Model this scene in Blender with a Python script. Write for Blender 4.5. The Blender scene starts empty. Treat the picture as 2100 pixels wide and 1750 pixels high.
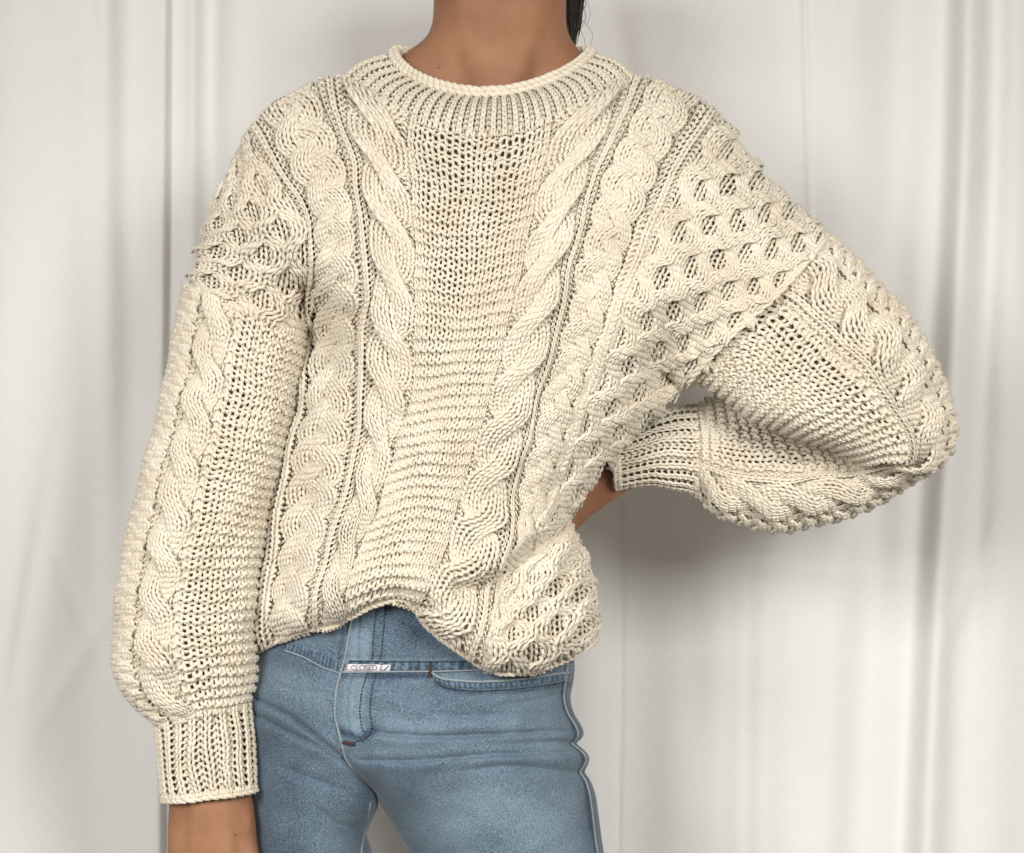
import bpy, math, random
import numpy as np
from mathutils import Vector

rng = np.random.default_rng(7)
random.seed(7)
SC = bpy.context.scene
COL = SC.collection

# ------------------------------------------------------------------ camera, light, exposure
CAM = 1.8                      # metres from the camera to the plane of the person
KPX = 0.914 / 2100.0           # metres per drawing unit on that plane (drawing is 2100 x 1750)
ZC = 1.10                      # height of the camera

def W3(px, py, d):
    """drawing position + real depth (metres behind the person plane) -> world"""
    px = np.asarray(px, float); py = np.asarray(py, float); d = np.asarray(d, float)
    s = (CAM + d) / CAM
    return np.stack([(px - 1050) * KPX * s, d + 0 * px, (875 - py) * KPX * s + ZC], -1)

cam_data = bpy.data.cameras.new('camera')
cam = bpy.data.objects.new('camera', cam_data)
COL.objects.link(cam)
cam.location = (0, -CAM, ZC)
cam.rotation_euler = (math.radians(90), 0, 0)
cam_data.sensor_width = 36
cam_data.lens = 36 * CAM / 0.914
cam_data.clip_end = 100
SC.camera = cam

world = bpy.data.worlds.new('World'); SC.world = world
world.use_nodes = True
bg = world.node_tree.nodes['Background']
bg.inputs[0].default_value = (1.0, 0.90, 0.79, 1)
bg.inputs[1].default_value = 0.22

def area(name, loc, target, size, power, color):
    l = bpy.data.lights.new(name, 'AREA')
    l.shape = 'RECTANGLE'; l.size, l.size_y = size
    l.energy = power; l.color = color
    o = bpy.data.objects.new(name, l); COL.objects.link(o)
    o.location = loc
    o.rotation_euler = (Vector(target) - Vector(loc)).to_track_quat('-Z', 'Y').to_euler()
    return o
key = area('window_light', (0.95, -2.15, 1.72), (0.1, 0.15, 0.70), (0.75, 0.75), 8.9, (1.0, 0.98, 0.94))
key.data.spread = math.radians(80)
side = area('window_light', (-1.15, -2.15, 1.62), (-0.1, 0.15, 0.66), (0.8, 0.8), 9.2, (1.0, 0.985, 0.955))
side.data.spread = math.radians(80)

SC.view_settings.view_transform = 'Standard'
SC.view_settings.look = 'None'
SC.view_settings.exposure = 0.0
SC.view_settings.gamma = 1.0
SC.view_settings.use_curve_mapping = False
SC.cycles.max_bounces = 6
SC.cycles.diffuse_bounces = 4
SC.cycles.transparent_max_bounces = 4

# ------------------------------------------------------------------ materials
def nodes_of(name):
    m = bpy.data.materials.new(name); m.use_nodes = True
    nt = m.node_tree
    return m, nt, nt.nodes['Principled BSDF']

def N(nt, kind, **kw):
    n = nt.nodes.new(kind)
    for k, v in kw.items():
        if k in n.inputs: n.inputs[k].default_value = v
        else: setattr(n, k, v)
    return n

def mat_yarn():
    m, nt, b = nodes_of('cream_cotton_yarn')
    tc = N(nt, 'ShaderNodeTexCoord'); uv = N(nt, 'ShaderNodeUVMap')
    sep = N(nt, 'ShaderNodeSeparateXYZ'); nt.links.new(uv.outputs[0], sep.inputs[0])
    # twisted plies: diagonal bands along the strand
    m1 = N(nt, 'ShaderNodeMath', operation='MULTIPLY'); m1.inputs[1].default_value = 3.0
    nt.links.new(sep.outputs[0], m1.inputs[0])
    ad = N(nt, 'ShaderNodeMath', operation='ADD')
    m2 = N(nt, 'ShaderNodeMath', operation='MULTIPLY'); m2.inputs[1].default_value = 3.0
    nt.links.new(sep.outputs[1], m2.inputs[0])
    nt.links.new(m1.outputs[0], ad.inputs[0]); nt.links.new(m2.outputs[0], ad.inputs[1])
    m3 = N(nt, 'ShaderNodeMath', operation='MULTIPLY'); m3.inputs[1].default_value = 6.28318
    nt.links.new(ad.outputs[0], m3.inputs[0])
    sn = N(nt, 'ShaderNodeMath', operation='SINE'); nt.links.new(m3.outputs[0], sn.inputs[0])
    no = N(nt, 'ShaderNodeTexNoise', Scale=900.0, Detail=3.0)
    nt.links.new(tc.outputs['Object'], no.inputs['Vector'])
    h = N(nt, 'ShaderNodeMath', operation='MULTIPLY_ADD'); h.inputs[1].default_value = 0.35
    nt.links.new(sn.outputs[0], h.inputs[0]); nt.links.new(no.outputs['Fac'], h.inputs[2])
    bp = N(nt, 'ShaderNodeBump', Strength=0.55, Distance=0.0008)
    nt.links.new(h.outputs[0], bp.inputs['Height']); nt.links.new(bp.outputs[0], b.inputs['Normal'])
    lo = N(nt, 'ShaderNodeTexNoise', Scale=26.0, Detail=4.0)
    nt.links.new(tc.outputs['Object'], lo.inputs['Vector'])
    cr = N(nt, 'ShaderNodeValToRGB')
    cr.color_ramp.elements[0].position = 0.3; cr.color_ramp.elements[0].color = (0.735, 0.65, 0.515, 1)
    cr.color_ramp.elements[1].position = 0.7; cr.color_ramp.elements[1].color = (0.825, 0.765, 0.64, 1)
    nt.links.new(lo.outputs['Fac'], cr.inputs[0]); nt.links.new(cr.outputs[0], b.inputs['Base Color'])
    b.inputs['Roughness'].default_value = 0.78
    b.inputs['Sheen Weight'].default_value = 0.25
    b.inputs['Specular IOR Level'].default_value = 0.3
    return m

def mat_simple(name, col, rough=0.8, noise=None, bump=None):
    m, nt, b = nodes_of(name)
    b.inputs['Base Color'].default_value = (*col, 1); b.inputs['Roughness'].default_value = rough
    tc = N(nt, 'ShaderNodeTexCoord')
    if noise:
        sc, col2 = noise
        no = N(nt, 'ShaderNodeTexNoise', Scale=sc, Detail=5.0)
        nt.links.new(tc.outputs['Object'], no.inputs['Vector'])
        cr = N(nt, 'ShaderNodeValToRGB')
        cr.color_ramp.elements[0].position = 0.35; cr.color_ramp.elements[1].position = 0.68
        cr.color_ramp.elements[0].color = (*col, 1); cr.color_ramp.elements[1].color = (*col2, 1)
        nt.links.new(no.outputs['Fac'], cr.inputs[0]); nt.links.new(cr.outputs[0], b.inputs['Base Color'])
    if bump:
        sc, st, di = bump
        no2 = N(nt, 'ShaderNodeTexNoise', Scale=sc, Detail=3.0)
        nt.links.new(tc.outputs['Object'], no2.inputs['Vector'])
        bp = N(nt, 'ShaderNodeBump', Strength=st, Distance=di)
        nt.links.new(no2.outputs['Fac'], bp.inputs['Height']); nt.links.new(bp.outputs[0], b.inputs['Normal'])
    return m

def mat_denim(name, dark, light, fade=True):
    m, nt, b = nodes_of(name)
    tc = N(nt, 'ShaderNodeTexCoord')
    # twill lines
    mp0 = N(nt, 'ShaderNodeMapping'); mp0.inputs['Rotation'].default_value = (0, math.radians(58), 0)
    nt.links.new(tc.outputs['Object'], mp0.inputs[0])
    mp = N(nt, 'ShaderNodeMapping'); mp.inputs['Scale'].default_value = (520, 1500, 2300)
    nt.links.new(mp0.outputs[0], mp.inputs[0])
    wv = N(nt, 'ShaderNodeTexNoise', Scale=1.0, Detail=2.0)
    nt.links.new(mp.outputs[0], wv.inputs['Vector'])
    # vertical slub
    mp2 = N(nt, 'ShaderNodeMapping'); mp2.inputs['Scale'].default_value = (1500, 1500, 800)
    nt.links.new(tc.outputs['Object'], mp2.inputs[0])
    sl = N(nt, 'ShaderNodeTexNoise', Scale=1.0, Detail=2.0); nt.links.new(mp2.outputs[0], sl.inputs['Vector'])
    big = N(nt, 'ShaderNodeTexNoise', Scale=20.0, Detail=8.0, Roughness=0.68)
    nt.links.new(tc.outputs['Object'], big.inputs['Vector'])
    a1 = N(nt, 'ShaderNodeMath', operation='MULTIPLY_ADD'); a1.inputs[1].default_value = 0.85
    nt.links.new(wv.outputs['Fac'], a1.inputs[0])
    a2 = N(nt, 'ShaderNodeMath', operation='MULTIPLY_ADD'); a2.inputs[1].default_value = 0.40
    nt.links.new(sl.outputs['Fac'], a2.inputs[0])
    a3 = N(nt, 'ShaderNodeMath', operation='MULTIPLY'); a3.inputs[1].default_value = 0.30
    nt.links.new(big.outputs['Fac'], a3.inputs[0])
    nt.links.new(a3.outputs[0], a2.inputs[2]); nt.links.new(a2.outputs[0], a1.inputs[2])
    ct = N(nt, 'ShaderNodeMath', operation='MULTIPLY_ADD'); ct.inputs[1].default_value = 1.75; ct.inputs[2].default_value = -0.86
    nt.links.new(a1.outputs[0], ct.inputs[0])
    src = ct.outputs[0]
    if fade:
        at = N(nt, 'ShaderNodeAttribute', attribute_name='wear_shade')  # real fading plus shade painted into the denim colour
        a4 = N(nt, 'ShaderNodeMath', operation='MULTIPLY_ADD'); a4.inputs[1].default_value = 1.25
        nt.links.new(at.outputs['Fac'], a4.inputs[0]); nt.links.new(src, a4.inputs[2]); src = a4.outputs[0]
    cr = N(nt, 'ShaderNodeValToRGB')
    e = cr.color_ramp.elements
    e[0].position = 0.12; e[0].color = (*dark, 1)
    e[1].position = 0.95; e[1].color = (*light, 1)
    md = e.new(0.50); md.color = tuple(0.56 * dark[i] + 0.44 * light[i] for i in range(3)) + (1,)
    nt.links.new(src, cr.inputs[0]); nt.links.new(cr.outputs[0], b.inputs['Base Color'])
    bp = N(nt, 'ShaderNodeBump', Strength=0.12, Distance=0.0004)
    nt.links.new(a1.outputs[0], bp.inputs['Height']); nt.links.new(bp.outputs[0], b.inputs['Normal'])
    b.inputs['Roughness'].default_value = 0.85
    b.inputs['Sheen Weight'].default_value = 0.15
    return m

def mat_skin():
    m, nt, b = nodes_of('skin')
    tc = N(nt, 'ShaderNodeTexCoord')
    no = N(nt, 'ShaderNodeTexNoise', Scale=22.0, Detail=5.0); nt.links.new(tc.outputs['Object'], no.inputs['Vector'])
    cr = N(nt, 'ShaderNodeValToRGB')
    cr.color_ramp.elements[0].position = 0.3; cr.color_ramp.elements[0].color = (0.285, 0.128, 0.070, 1)
    cr.color_ramp.elements[1].position = 0.7; cr.color_ramp.elements[1].color = (0.40, 0.205, 0.115, 1)
    nt.links.new(no.outputs['Fac'], cr.inputs[0]); nt.links.new(cr.outputs[0], b.inputs['Base Color'])
    b.inputs['Roughness'].default_value = 0.62
    b.inputs['Specular IOR Level'].default_value = 0.28
    b.inputs['Subsurface Weight'].default_value = 0.12
    b.inputs['Subsurface Radius'].default_value = (0.010, 0.004, 0.002)
    b.inputs['Subsurface Scale'].default_value = 0.5
    n2 = N(nt, 'ShaderNodeTexVoronoi', Scale=520.0); nt.links.new(tc.outputs['Object'], n2.inputs['Vector'])
    bp = N(nt, 'ShaderNodeBump', Strength=0.12, Distance=0.0006)
    nt.links.new(n2.outputs['Distance'], bp.inputs['Height']); nt.links.new(bp.outputs[0], b.inputs['Normal'])
    return m

YARN = mat_yarn()
GAP_SHADE = mat_simple('brown_gap_shade', (0.30, 0.21, 0.13), 0.95, (160.0, (0.22, 0.145, 0.085)), (700.0, 0.5, 0.001))  # brown backing colour stands in for shade and skin behind the stitch holes
SKIN = mat_skin()
DENIM = mat_denim('washed_blue_denim', (0.014, 0.034, 0.068), (0.225, 0.315, 0.385))
SEAM = mat_denim('faded_denim_seam', (0.10, 0.13, 0.17), (0.46, 0.51, 0.53), False)
THREAD = mat_simple('dark_navy_thread', (0.018, 0.028, 0.05), 0.8, (300.0, (0.035, 0.05, 0.08)))
TACK = mat_simple('rust_bar_tack', (0.035, 0.014, 0.013), 0.8, (900.0, (0.085, 0.035, 0.024)))
TAGM = mat_simple('white_woven_tag', (0.74, 0.71, 0.73), 0.8, (500.0, (0.82, 0.80, 0.81)))
INK = mat_simple('grey_print', (0.12, 0.12, 0.14), 0.8, (300.0, (0.18, 0.18, 0.2)))
HAIR = mat_simple('black_hair', (0.012, 0.009, 0.008), 0.42, (300.0, (0.03, 0.02, 0.015)))
MOLE = mat_simple('mole_brown', (0.11, 0.045, 0.022), 0.6, (300.0, (0.15, 0.06, 0.03)))

def mat_curtain():
    m, nt, b = nodes_of('white_cotton_curtain')
    tc = N(nt, 'ShaderNodeTexCoord')
    no = N(nt, 'ShaderNodeTexNoise', Scale=5.0, Detail=5.0); nt.links.new(tc.outputs['Object'], no.inputs['Vector'])
    cr = N(nt, 'ShaderNodeValToRGB')
    cr.color_ramp.elements[0].color = (0.77, 0.76, 0.745, 1); cr.color_ramp.elements[1].color = (0.83, 0.822, 0.81, 1)
    nt.links.new(no.outputs['Fac'], cr.inputs[0]); nt.links.new(cr.outputs[0], b.inputs['Base Color'])
    wx = N(nt, 'ShaderNodeTexNoise', Scale=900.0, Detail=3.0); nt.links.new(tc.outputs['Object'], wx.inputs['Vector'])
    wr = N(nt, 'ShaderNodeTexNoise', Scale=9.0, Detail=4.0); nt.links.new(tc.outputs['Object'], wr.inputs['Vector'])
    mx = N(nt, 'ShaderNodeMath', operation='MULTIPLY_ADD'); mx.inputs[1].default_value = 0.10
    nt.links.new(wx.outputs['Fac'], mx.inputs[0]); nt.links.new(wr.outputs['Fac'], mx.inputs[2])
    bp = N(nt, 'ShaderNodeBump', Strength=0.35, Distance=0.012)
    nt.links.new(mx.outputs[0], bp.inputs['Height']); nt.links.new(bp.outputs[0], b.inputs['Normal'])
    b.inputs['Roughness'].default_value = 1.0
    b.inputs['Specular IOR Level'].default_value = 0.08
    return m
CURT = mat_curtain()

# ------------------------------------------------------------------ mesh helpers
def link(name, me, mat, parent=None, kind=None, label=None, cat=None, group=None):
    o = bpy.data.objects.new(name, me); COL.objects.link(o)
    if mat is not None and me is not None: me.materials.append(mat)
    if parent: o.parent = parent
    if kind: o['kind'] = kind
    if label: o['label'] = label
    if cat: o['category'] = cat
    if group: o['group'] = group
    return o

def quad_mesh(name, verts, quads, uv=None):
    me = bpy.data.meshes.new(name)
    verts = np.ascontiguousarray(verts, np.float32).reshape(-1, 3)
    quads = np.ascontiguousarray(quads, np.int32).reshape(-1, 4)
    me.vertices.add(len(verts)); me.vertices.foreach_set('co', verts.ravel())
    me.loops.add(quads.size); me.loops.foreach_set('vertex_index', quads.ravel())
    me.polygons.add(len(quads))
    me.polygons.foreach_set('loop_start', np.arange(0, quads.size, 4, dtype=np.int32))
    me.polygons.foreach_set('loop_total', np.full(len(quads), 4, np.int32))
    me.polygons.foreach_set('use_smooth', np.ones(len(quads), bool))
    if uv is not None:
        l = me.uv_layers.new(name='UVMap')
        l.data.foreach_set('uv', np.ascontiguousarray(uv, np.float32).ravel())
    me.update(calc_edges=True)
    return me

def grid_mesh(name, G, wrap_u=False):
    """G (rows, cols, 3)"""
    r, c = G.shape[:2]
    i = np.arange(r - 1)[:, None]; j = np.arange(c if wrap_u else c - 1)[None, :]
    a = i * c + j; b = i * c + (j + 1) % c
    q = np.stack([a, b, b + c, a + c], -1).reshape(-1, 4)
    return quad_mesh(name, G.reshape(-1, 3), q)

def tubes(pts, nrm, rad, K=6, ulen=1.0, u0=None):
    """pts (M,S,3), nrm (M,S,3), rad (M,S) -> verts, quads, uv"""
    M, S = pts.shape[:2]
    T = np.gradient(pts, axis=1); T /= np.linalg.norm(T, axis=-1, keepdims=True) + 1e-12
    B = np.cross(T, nrm); B /= np.linalg.norm(B, axis=-1, keepdims=True) + 1e-12
    Nn = np.cross(B, T)
    al = np.arange(K) * 2 * np.pi / K
    V = pts[:, :, None] + rad[:, :, None, None] * (np.cos(al)[None, None, :, None] * B[:, :, None] + np.sin(al)[None, None, :, None] * Nn[:, :, None])
    base = (np.arange(M) * S * K)[:, None, None]
    s = np.arange(S - 1)[None, :, None]; k = np.arange(K)[None, None, :]; k2 = (k + 1) % K
    q = np.stack([base + s * K + k, base + s * K + k2, base + (s + 1) * K + k2, base + (s + 1) * K + k], -1)
    off = np.zeros(M) if u0 is None else u0
    us = np.arange(S) / (S - 1) * ulen
    ua = np.broadcast_to(off[:, None, None] + us[None, :-1, None], q.shape[:3]); ub = np.broadcast_to(off[:, None, None] + us[None, 1:, None], q.shape[:3])
    va = np.broadcast_to(k / K, q.shape[:3]); vb = np.broadcast_to((k + 1) / K, q.shape[:3])
    uv = np.stack([np.stack([ua, va], -1), np.stack([ua, vb], -1), np.stack([ub, vb], -1), np.stack([ub, va], -1)], -2)
    return V.reshape(-1, 3), q.reshape(-1, 4), uv.reshape(-1, 4, 2)

def catmull(P, n):
    """resample a polyline through P at n points evenly by length"""
    P = np.asarray(P, float)
    Q = np.vstack([2 * P[0] - P[1], P, 2 * P[-1] - P[-2]])
    out = []
    for i in range(1, len(Q) - 2):
        t = np.linspace(0, 1, 12, endpoint=False)[:, None]
        p0, p1, p2, p3 = Q[i - 1], Q[i], Q[i + 1], Q[i + 2]
        out.append(0.5 * ((2 * p1) + (-p0 + p2) * t + (2 * p0 - 5 * p1 + 4 * p2 - p3) * t ** 2 + (-p0 + 3 * p1 - 3 * p2 + p3) * t ** 3))
    out = np.vstack(out + [P[-1:]])
    L = np.r_[0, np.cumsum(np.linalg.norm(np.diff(out[:, :2], axis=0), axis=1))]
    x = np.linspace(0, L[-1], n)
    return np.stack([np.interp(x, L, out[:, k]) for k in range(P.shape[1])], -1)

def in_poly(px, py, poly):
    poly = np.asarray(poly, float); inside = np.zeros(np.shape(px), bool)
    x1, y1 = poly[-1]
    for x2, y2 in poly:
        c = ((y1 > py) != (y2 > py)) & (px < (x2 - x1) * (py - y1) / (y2 - y1 + 1e-12) + x1)
        inside ^= c; x1, y1 = x2, y2
    return inside

def dist_line(px, py, line):
    """distance and signed side to a polyline, and position along it 0..1"""
    line = np.asarray(line, float); best = np.full(np.shape(px), 1e9); side = np.zeros(np.shape(px)); tt = np.zeros(np.shape(px))
    n = len(line) - 1
    for i in range(n):
        a, b = line[i], line[i + 1]; ab = b - a
        t = np.clip(((px - a[0]) * ab[0] + (py - a[1]) * ab[1]) / (ab @ ab), 0, 1)
        dx = px - a[0] - t * ab[0]; dy = py - a[1] - t * ab[1]
        d = np.hypot(dx, dy); s = np.sign(ab[0] * dy - ab[1] * dx)
        m = d < best
        best = np.where(m, d, best); side = np.where(m, s, side); tt = np.where(m, (i + t) / n, tt)
    return best, side, tt

# ------------------------------------------------------------------ the curtain
def build_curtain():
    d0 = 0.30
    xs = np.r_[np.arange(-1700, -100, 14.0), np.arange(-100, 2250, 5.0), np.arange(2250, 3801, 14.0)]; ys = np.arange(-1300, 2601, 14.0)
    X, Y = np.meshgrid(xs, ys)
    h = np.zeros_like(X)                                   # + = towards the camera (metres)
    yy = Y / 1750.0
    def ridge(x0, x1, w, a, y0=-9e9, y1=9e9, soft=150):
        c = x0 + (x1 - x0) * yy
        k = 1 / (1 + np.exp(-(Y - y0) / soft)) / (1 + np.exp((Y - y1) / soft)) if (y0 > -8e9 or y1 < 8e9) else 1.0
        return a * np.exp(-((X - c) / w) ** 2) * k
    def step(x0, x1, w, a):
        c = x0 + (x1 - x0) * yy
        return a * 0.5 * (1 - np.tanh((X - c) / w))
    sway = 9 * np.sin(Y / 520.0 + X / 500.0) + 3 * np.sin(Y / 230.0 + X / 210.0)
    X0 = X; X = X + sway * np.clip(np.abs(X - 346) / 60.0, 0, 1)
    # left panel hangs in front, sharp edge near the shoulder
    h += step(346, 332, 4.5, 0.016) - step(600, 660, 150, 0.012)
    h += ridge(225, 238, 30, 0.010, y1=900, soft=300) + ridge(130, 100, 80, 0.012) - ridge(280, 262, 44, 0.007, y1=1000, soft=300) + ridge(20, 20, 60, 0.010)
    h += ridge(404, 392, 16, 0.006, y1=480) - ridge(445, 430, 26, 0.012, y1=600) + ridge(520, 480, 60, 0.010)
    h += ridge(660, 640, 100, 0.008) + ridge(1190, 1210, 60, 0.010) - ridge(1256, 1266, 6, 0.003, y0=600)
    h += ridge(1330, 1390, 60, 0.008) + ridge(1450, 1480, 45, 0.006, y0=1000) - ridge(1515, 1525, 30, 0.008, y0=1000) + ridge(1575, 1570, 34, 0.006, y0=1100)
    h += ridge(1652, 1655, 7, 0.004, y1=480) - ridge(1610, 1600, 60, 0.008, y1=900, soft=250) + ridge(1740, 1700, 60, 0.010)
    h -= ridge(1850, 1760, 50, 0.012)
    # the big fold on the right
    h += ridge(1978, 1905, 32, 0.017) - ridge(1935, 1850, 28, 0.010) + step(1964, 1890, 16, -0.005) - ridge(2035, 1990, 26, 0.010, y1=1100, soft=300)
    h += ridge(2085, 2040, 46, 0.008) - ridge(2180, 2150, 60, 0.010) + ridge(2270, 2250, 45, 0.010)
    for k in list(range(-11, 0)) + list(range(16, 26)): h += ridge(k * 150 + rng.uniform(-30, 30), k * 150 + rng.uniform(-40, 40), rng.uniform(35, 75), rng.uniform(0.006, 0.018))
    X = X0
    # slack, wandering creases of thin cloth
    for k in range(46):
        cx, cy = rng.uniform(-200, 2300), rng.uniform(-100, 1850); an = rng.normal(0, 0.35); L = rng.uniform(120, 380); wd = rng.uniform(10, 26)
        u_ = (X - cx) * math.cos(an) - (Y - cy) * math.sin(an); v_ = (X - cx) * math.sin(an) + (Y - cy) * math.cos(an)
        h += rng.normal(0, 0.0022) * np.exp(-(u_ / wd) ** 2 - (v_ / L) ** 2)
    # ironed horizontal crease
    c = 1128 + (X - 1200) * 0.11 - ((X - 1200) / 1000.0) ** 2 * 30
    h += 0.0035 * np.exp(-np.abs(Y - c) / 9.0) * np.exp(-((X - 1450) / 420.0) ** 2)
    # soft waviness
    h += 0.005 * np.sin(X / 170.0 + 0.6 * np.sin(Y / 400.0)) + 0.003 * np.sin(X / 61.0 + Y / 700.0)
    G = W3(X, Y, d0 - h)
    me = grid_mesh('curtain', G)
    o = link('curtain', me, CURT, label='white cotton curtain hanging in soft vertical folds behind the person', cat='curtain')
    so = o.modifiers.new('thick', 'SOLIDIFY'); so.thickness = 0.0012; so.offset = 1
    return o
build_curtain()

# ------------------------------------------------------------------ depth of the sweater's front
HEM = [(500, 1345), (530, 1337), (600, 1303), (700, 1277), (760, 1247), (820, 1232), (850, 1250), (880, 1290), (930, 1330),
       (1000, 1375), (1050, 1384), (1110, 1374), (1170, 1352), (1213, 1324), (1228, 1300)]
TORSO = [(720, 150), (690, 157), (650, 166), (600, 185), (560, 205), (530, 235), (510, 270), (488, 312), (458, 365), (437, 420), (417, 485), (399, 545),
         (386, 592), (470, 625), (560, 662), (622, 695), (610, 760), (605, 830), (577, 930), (551, 1050), (531, 1180), (518, 1300), (527, 1337)] + HEM[1:-1] + \
        [(1227, 1290), (1214, 1195), (1197, 1112), (1163, 1066), (1230, 962), (1300, 887), (1395, 802), (1407, 788), (1446, 740), (1496, 688), (1588, 608), (1692, 490),
         (1650, 440), (1603, 400), (1562, 350), (1502, 270), (1452, 215), (1402, 182), (1340, 162), (1280, 157), (1210, 105), (1160, 60), (880, 60), (810, 103)]
FIELD_MASK = [(720, 150), (690, 157), (650, 166), (600, 185), (560, 205), (530, 235), (510, 270), (488, 312), (458, 365), (437, 420), (417, 485), (399, 545),
              (386, 592), (355, 700), (330, 820), (560, 860), (600, 840), (577, 930), (551, 1050), (531, 1180), (518, 1300), (505, 1500), (500, 1700),
              (1230, 1700), (1235, 1500), (1229, 1290), (1216, 1195), (1200, 1112), (1168, 1062), (1234, 966), (1304, 891), (1398, 806), (1440, 775), (1530, 840), (1640, 885), (1740, 925),
              (1900, 760), (1850, 650), (1760, 560), (1692, 490),
              (1650, 440), (1603, 400), (1562, 350), (1502, 270), (1452, 215), (1402, 182), (1340, 162), (1280, 157), (1220, 100), (1180, -60), (860, -60), (800, 100)]
def build_field():
    g = 10.0
    xs = np.arange(200, 2051, g); ys = np.arange(-100, 1751, g)
    X, Y = np.meshgrid(xs, ys)
    m = in_poly(X, Y, FIELD_MASK)
    cut, _, _ = dist_line(X, Y, [(628, 590), (618, 700), (612, 780), (605, 850)])
    m &= cut > 7
    h = np.zeros_like(X)
    # multigrid-ish: plenty of relaxed Jacobi steps
    src = 1.0
    for it in range(5000):
        n = np.zeros_like(h)
        n[1:-1, 1:-1] = 0.25 * (h[:-2, 1:-1] + h[2:, 1:-1] + h[1:-1, :-2] + h[1:-1, 2:] + src)
        h = np.where(m, n, 0)
    # finer and smooth
    f = 4
    xf = np.linspace(xs[0], xs[-1], (len(xs) - 1) * f + 1); yf = np.linspace(ys[0], ys[-1], (len(ys) - 1) * f + 1)
    hx = np.stack([np.interp(xf, xs, r) for r in h]); hf = np.stack([np.interp(yf, ys, hx[:, j]) for j in range(len(xf))], 1)
    for _ in range(6):
        p = np.pad(hf, 1, mode='edge'); hf = (p[:-2, 1:-1] + p[2:, 1:-1] + p[1:-1, :-2] + p[1:-1, 2:] + 2 * hf) / 6
    return xf, yf, hf
FX, FY, FH = build_field()
FMAX = FH.max()
def field(px, py):
    i = np.clip((np.asarray(px, float) - FX[0]) / (FX[1] - FX[0]), 0, len(FX) - 1.001); j = np.clip((np.asarray(py, float) - FY[0]) / (FY[1] - FY[0]), 0, len(FY) - 1.001)
    i0 = i.astype(int); j0 = j.astype(int); a = i - i0; b = j - j0
    v = FH[j0, i0] * (1 - a) * (1 - b) + FH[j0, i0 + 1] * a * (1 - b) + FH[j0 + 1, i0] * (1 - a) * b + FH[j0 + 1, i0 + 1] * a * b
    return np.sqrt(np.maximum(v, 0) / FMAX)
DRAPES = [  # polyline, width, amplitude (+ = valley)
    ([(1168, 1060), (1110, 1112), (1060, 1160), (1005, 1195), (940, 1205)], 20, 0.018),
    ([(1120, 1060), (1070, 1110), (1020, 1150)], 34, -0.010),
    ([(820, 850), (790, 905), (760, 960)], 24, 0.006),
    ([(720, 1000), (690, 1120), (640, 1200)], 34, -0.007),
    ([(640, 1000), (610, 1100), (585, 1220)], 30, 0.006),
    ([(1330, 640), (1230, 780), (1150, 930)], 60, -0.006),
    ([(660, 540), (640, 640), (640, 800)], 26, -0.006),
    ([(860, 1000), (810, 1120), (800, 1225)], 50, 0.006),
    ([(1000, 620), (960, 850), (880, 1050)], 90, -0.006),
]
SEAM_BLEND = [((1400, 800), (1700, 492), -0.014, 0.066, [(1694, 488), (1580, 602), (1480, 664), (1432, 704), (1406, 784)]),
              ((382, 584), (626, 686), 0.012, 0.066, [(384, 592), (470, 625), (560, 662), (622, 692)])]
def torso_depth(px, py):
    px = np.asarray(px, float); py = np.asarray(py, float)
    d = -0.132 * field(px, py)
    for line, w, a in DRAPES:
        ds, _, _ = dist_line(px, py, line)
        d = d + a * np.exp(-(ds / w) ** 2)
    dh, _, _ = dist_line(px, py, HEM)
    q = np.clip(1 - dh / 64.0, 0, 1)
    d = d - 0.008 * np.exp(-((dh - 60) / 45.0) ** 2) + 0.034 * (1 - np.sqrt(np.maximum(1 - q * q, 0)))
    for (A, B, dc, rd, line) in SEAM_BLEND:
        A = np.array(A, float); e = np.array(B, float) - A
        f = np.clip(((px - A[0]) * e[0] + (py - A[1]) * e[1]) / (e @ e), 0, 1)
        dt = dc - rd * np.sqrt(np.maximum(1 - (1 - 2 * f) ** 2, 0))
        ds, _, _ = dist_line(px, py, line)
        w = np.exp(-(ds / 75.0) ** 2)
        d = d * (1 - w) + (dt - 0.0015) * w
    return d

# ------------------------------------------------------------------ knitting
def unevenness(p, amp=1.0):
    x, y = p[..., 0], p[..., 1]
    dx = 2.2 * np.sin(x / 37.0 + y / 51.0 + 1.3) + 1.6 * np.sin(y / 23.0 - x / 61.0) + 1.0 * np.sin(x / 17.0 + 2.1 * np.sin(y / 41.0))
    dy = 2.0 * np.sin(x / 33.0 - y / 67.0 + 0.4) + 1.5 * np.sin(x / 19.0 + y / 43.0) + 0.8 * np.sin(y / 15.0 + 2.0 * np.sin(x / 29.0))
    return np.stack([x + amp * dx, y + amp * dy], -1)
def lumps(x, y):
    return 0.0011 * np.sin(x / 31.0 + 1.7 * np.sin(y / 47.0)) + 0.0010 * np.sin(y / 37.0 + 1.5 * np.sin(x / 53.0)) + 0.0006 * np.sin(x / 13.0 + y / 17.0)
R0 = 0.00150          # yarn radius
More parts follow.
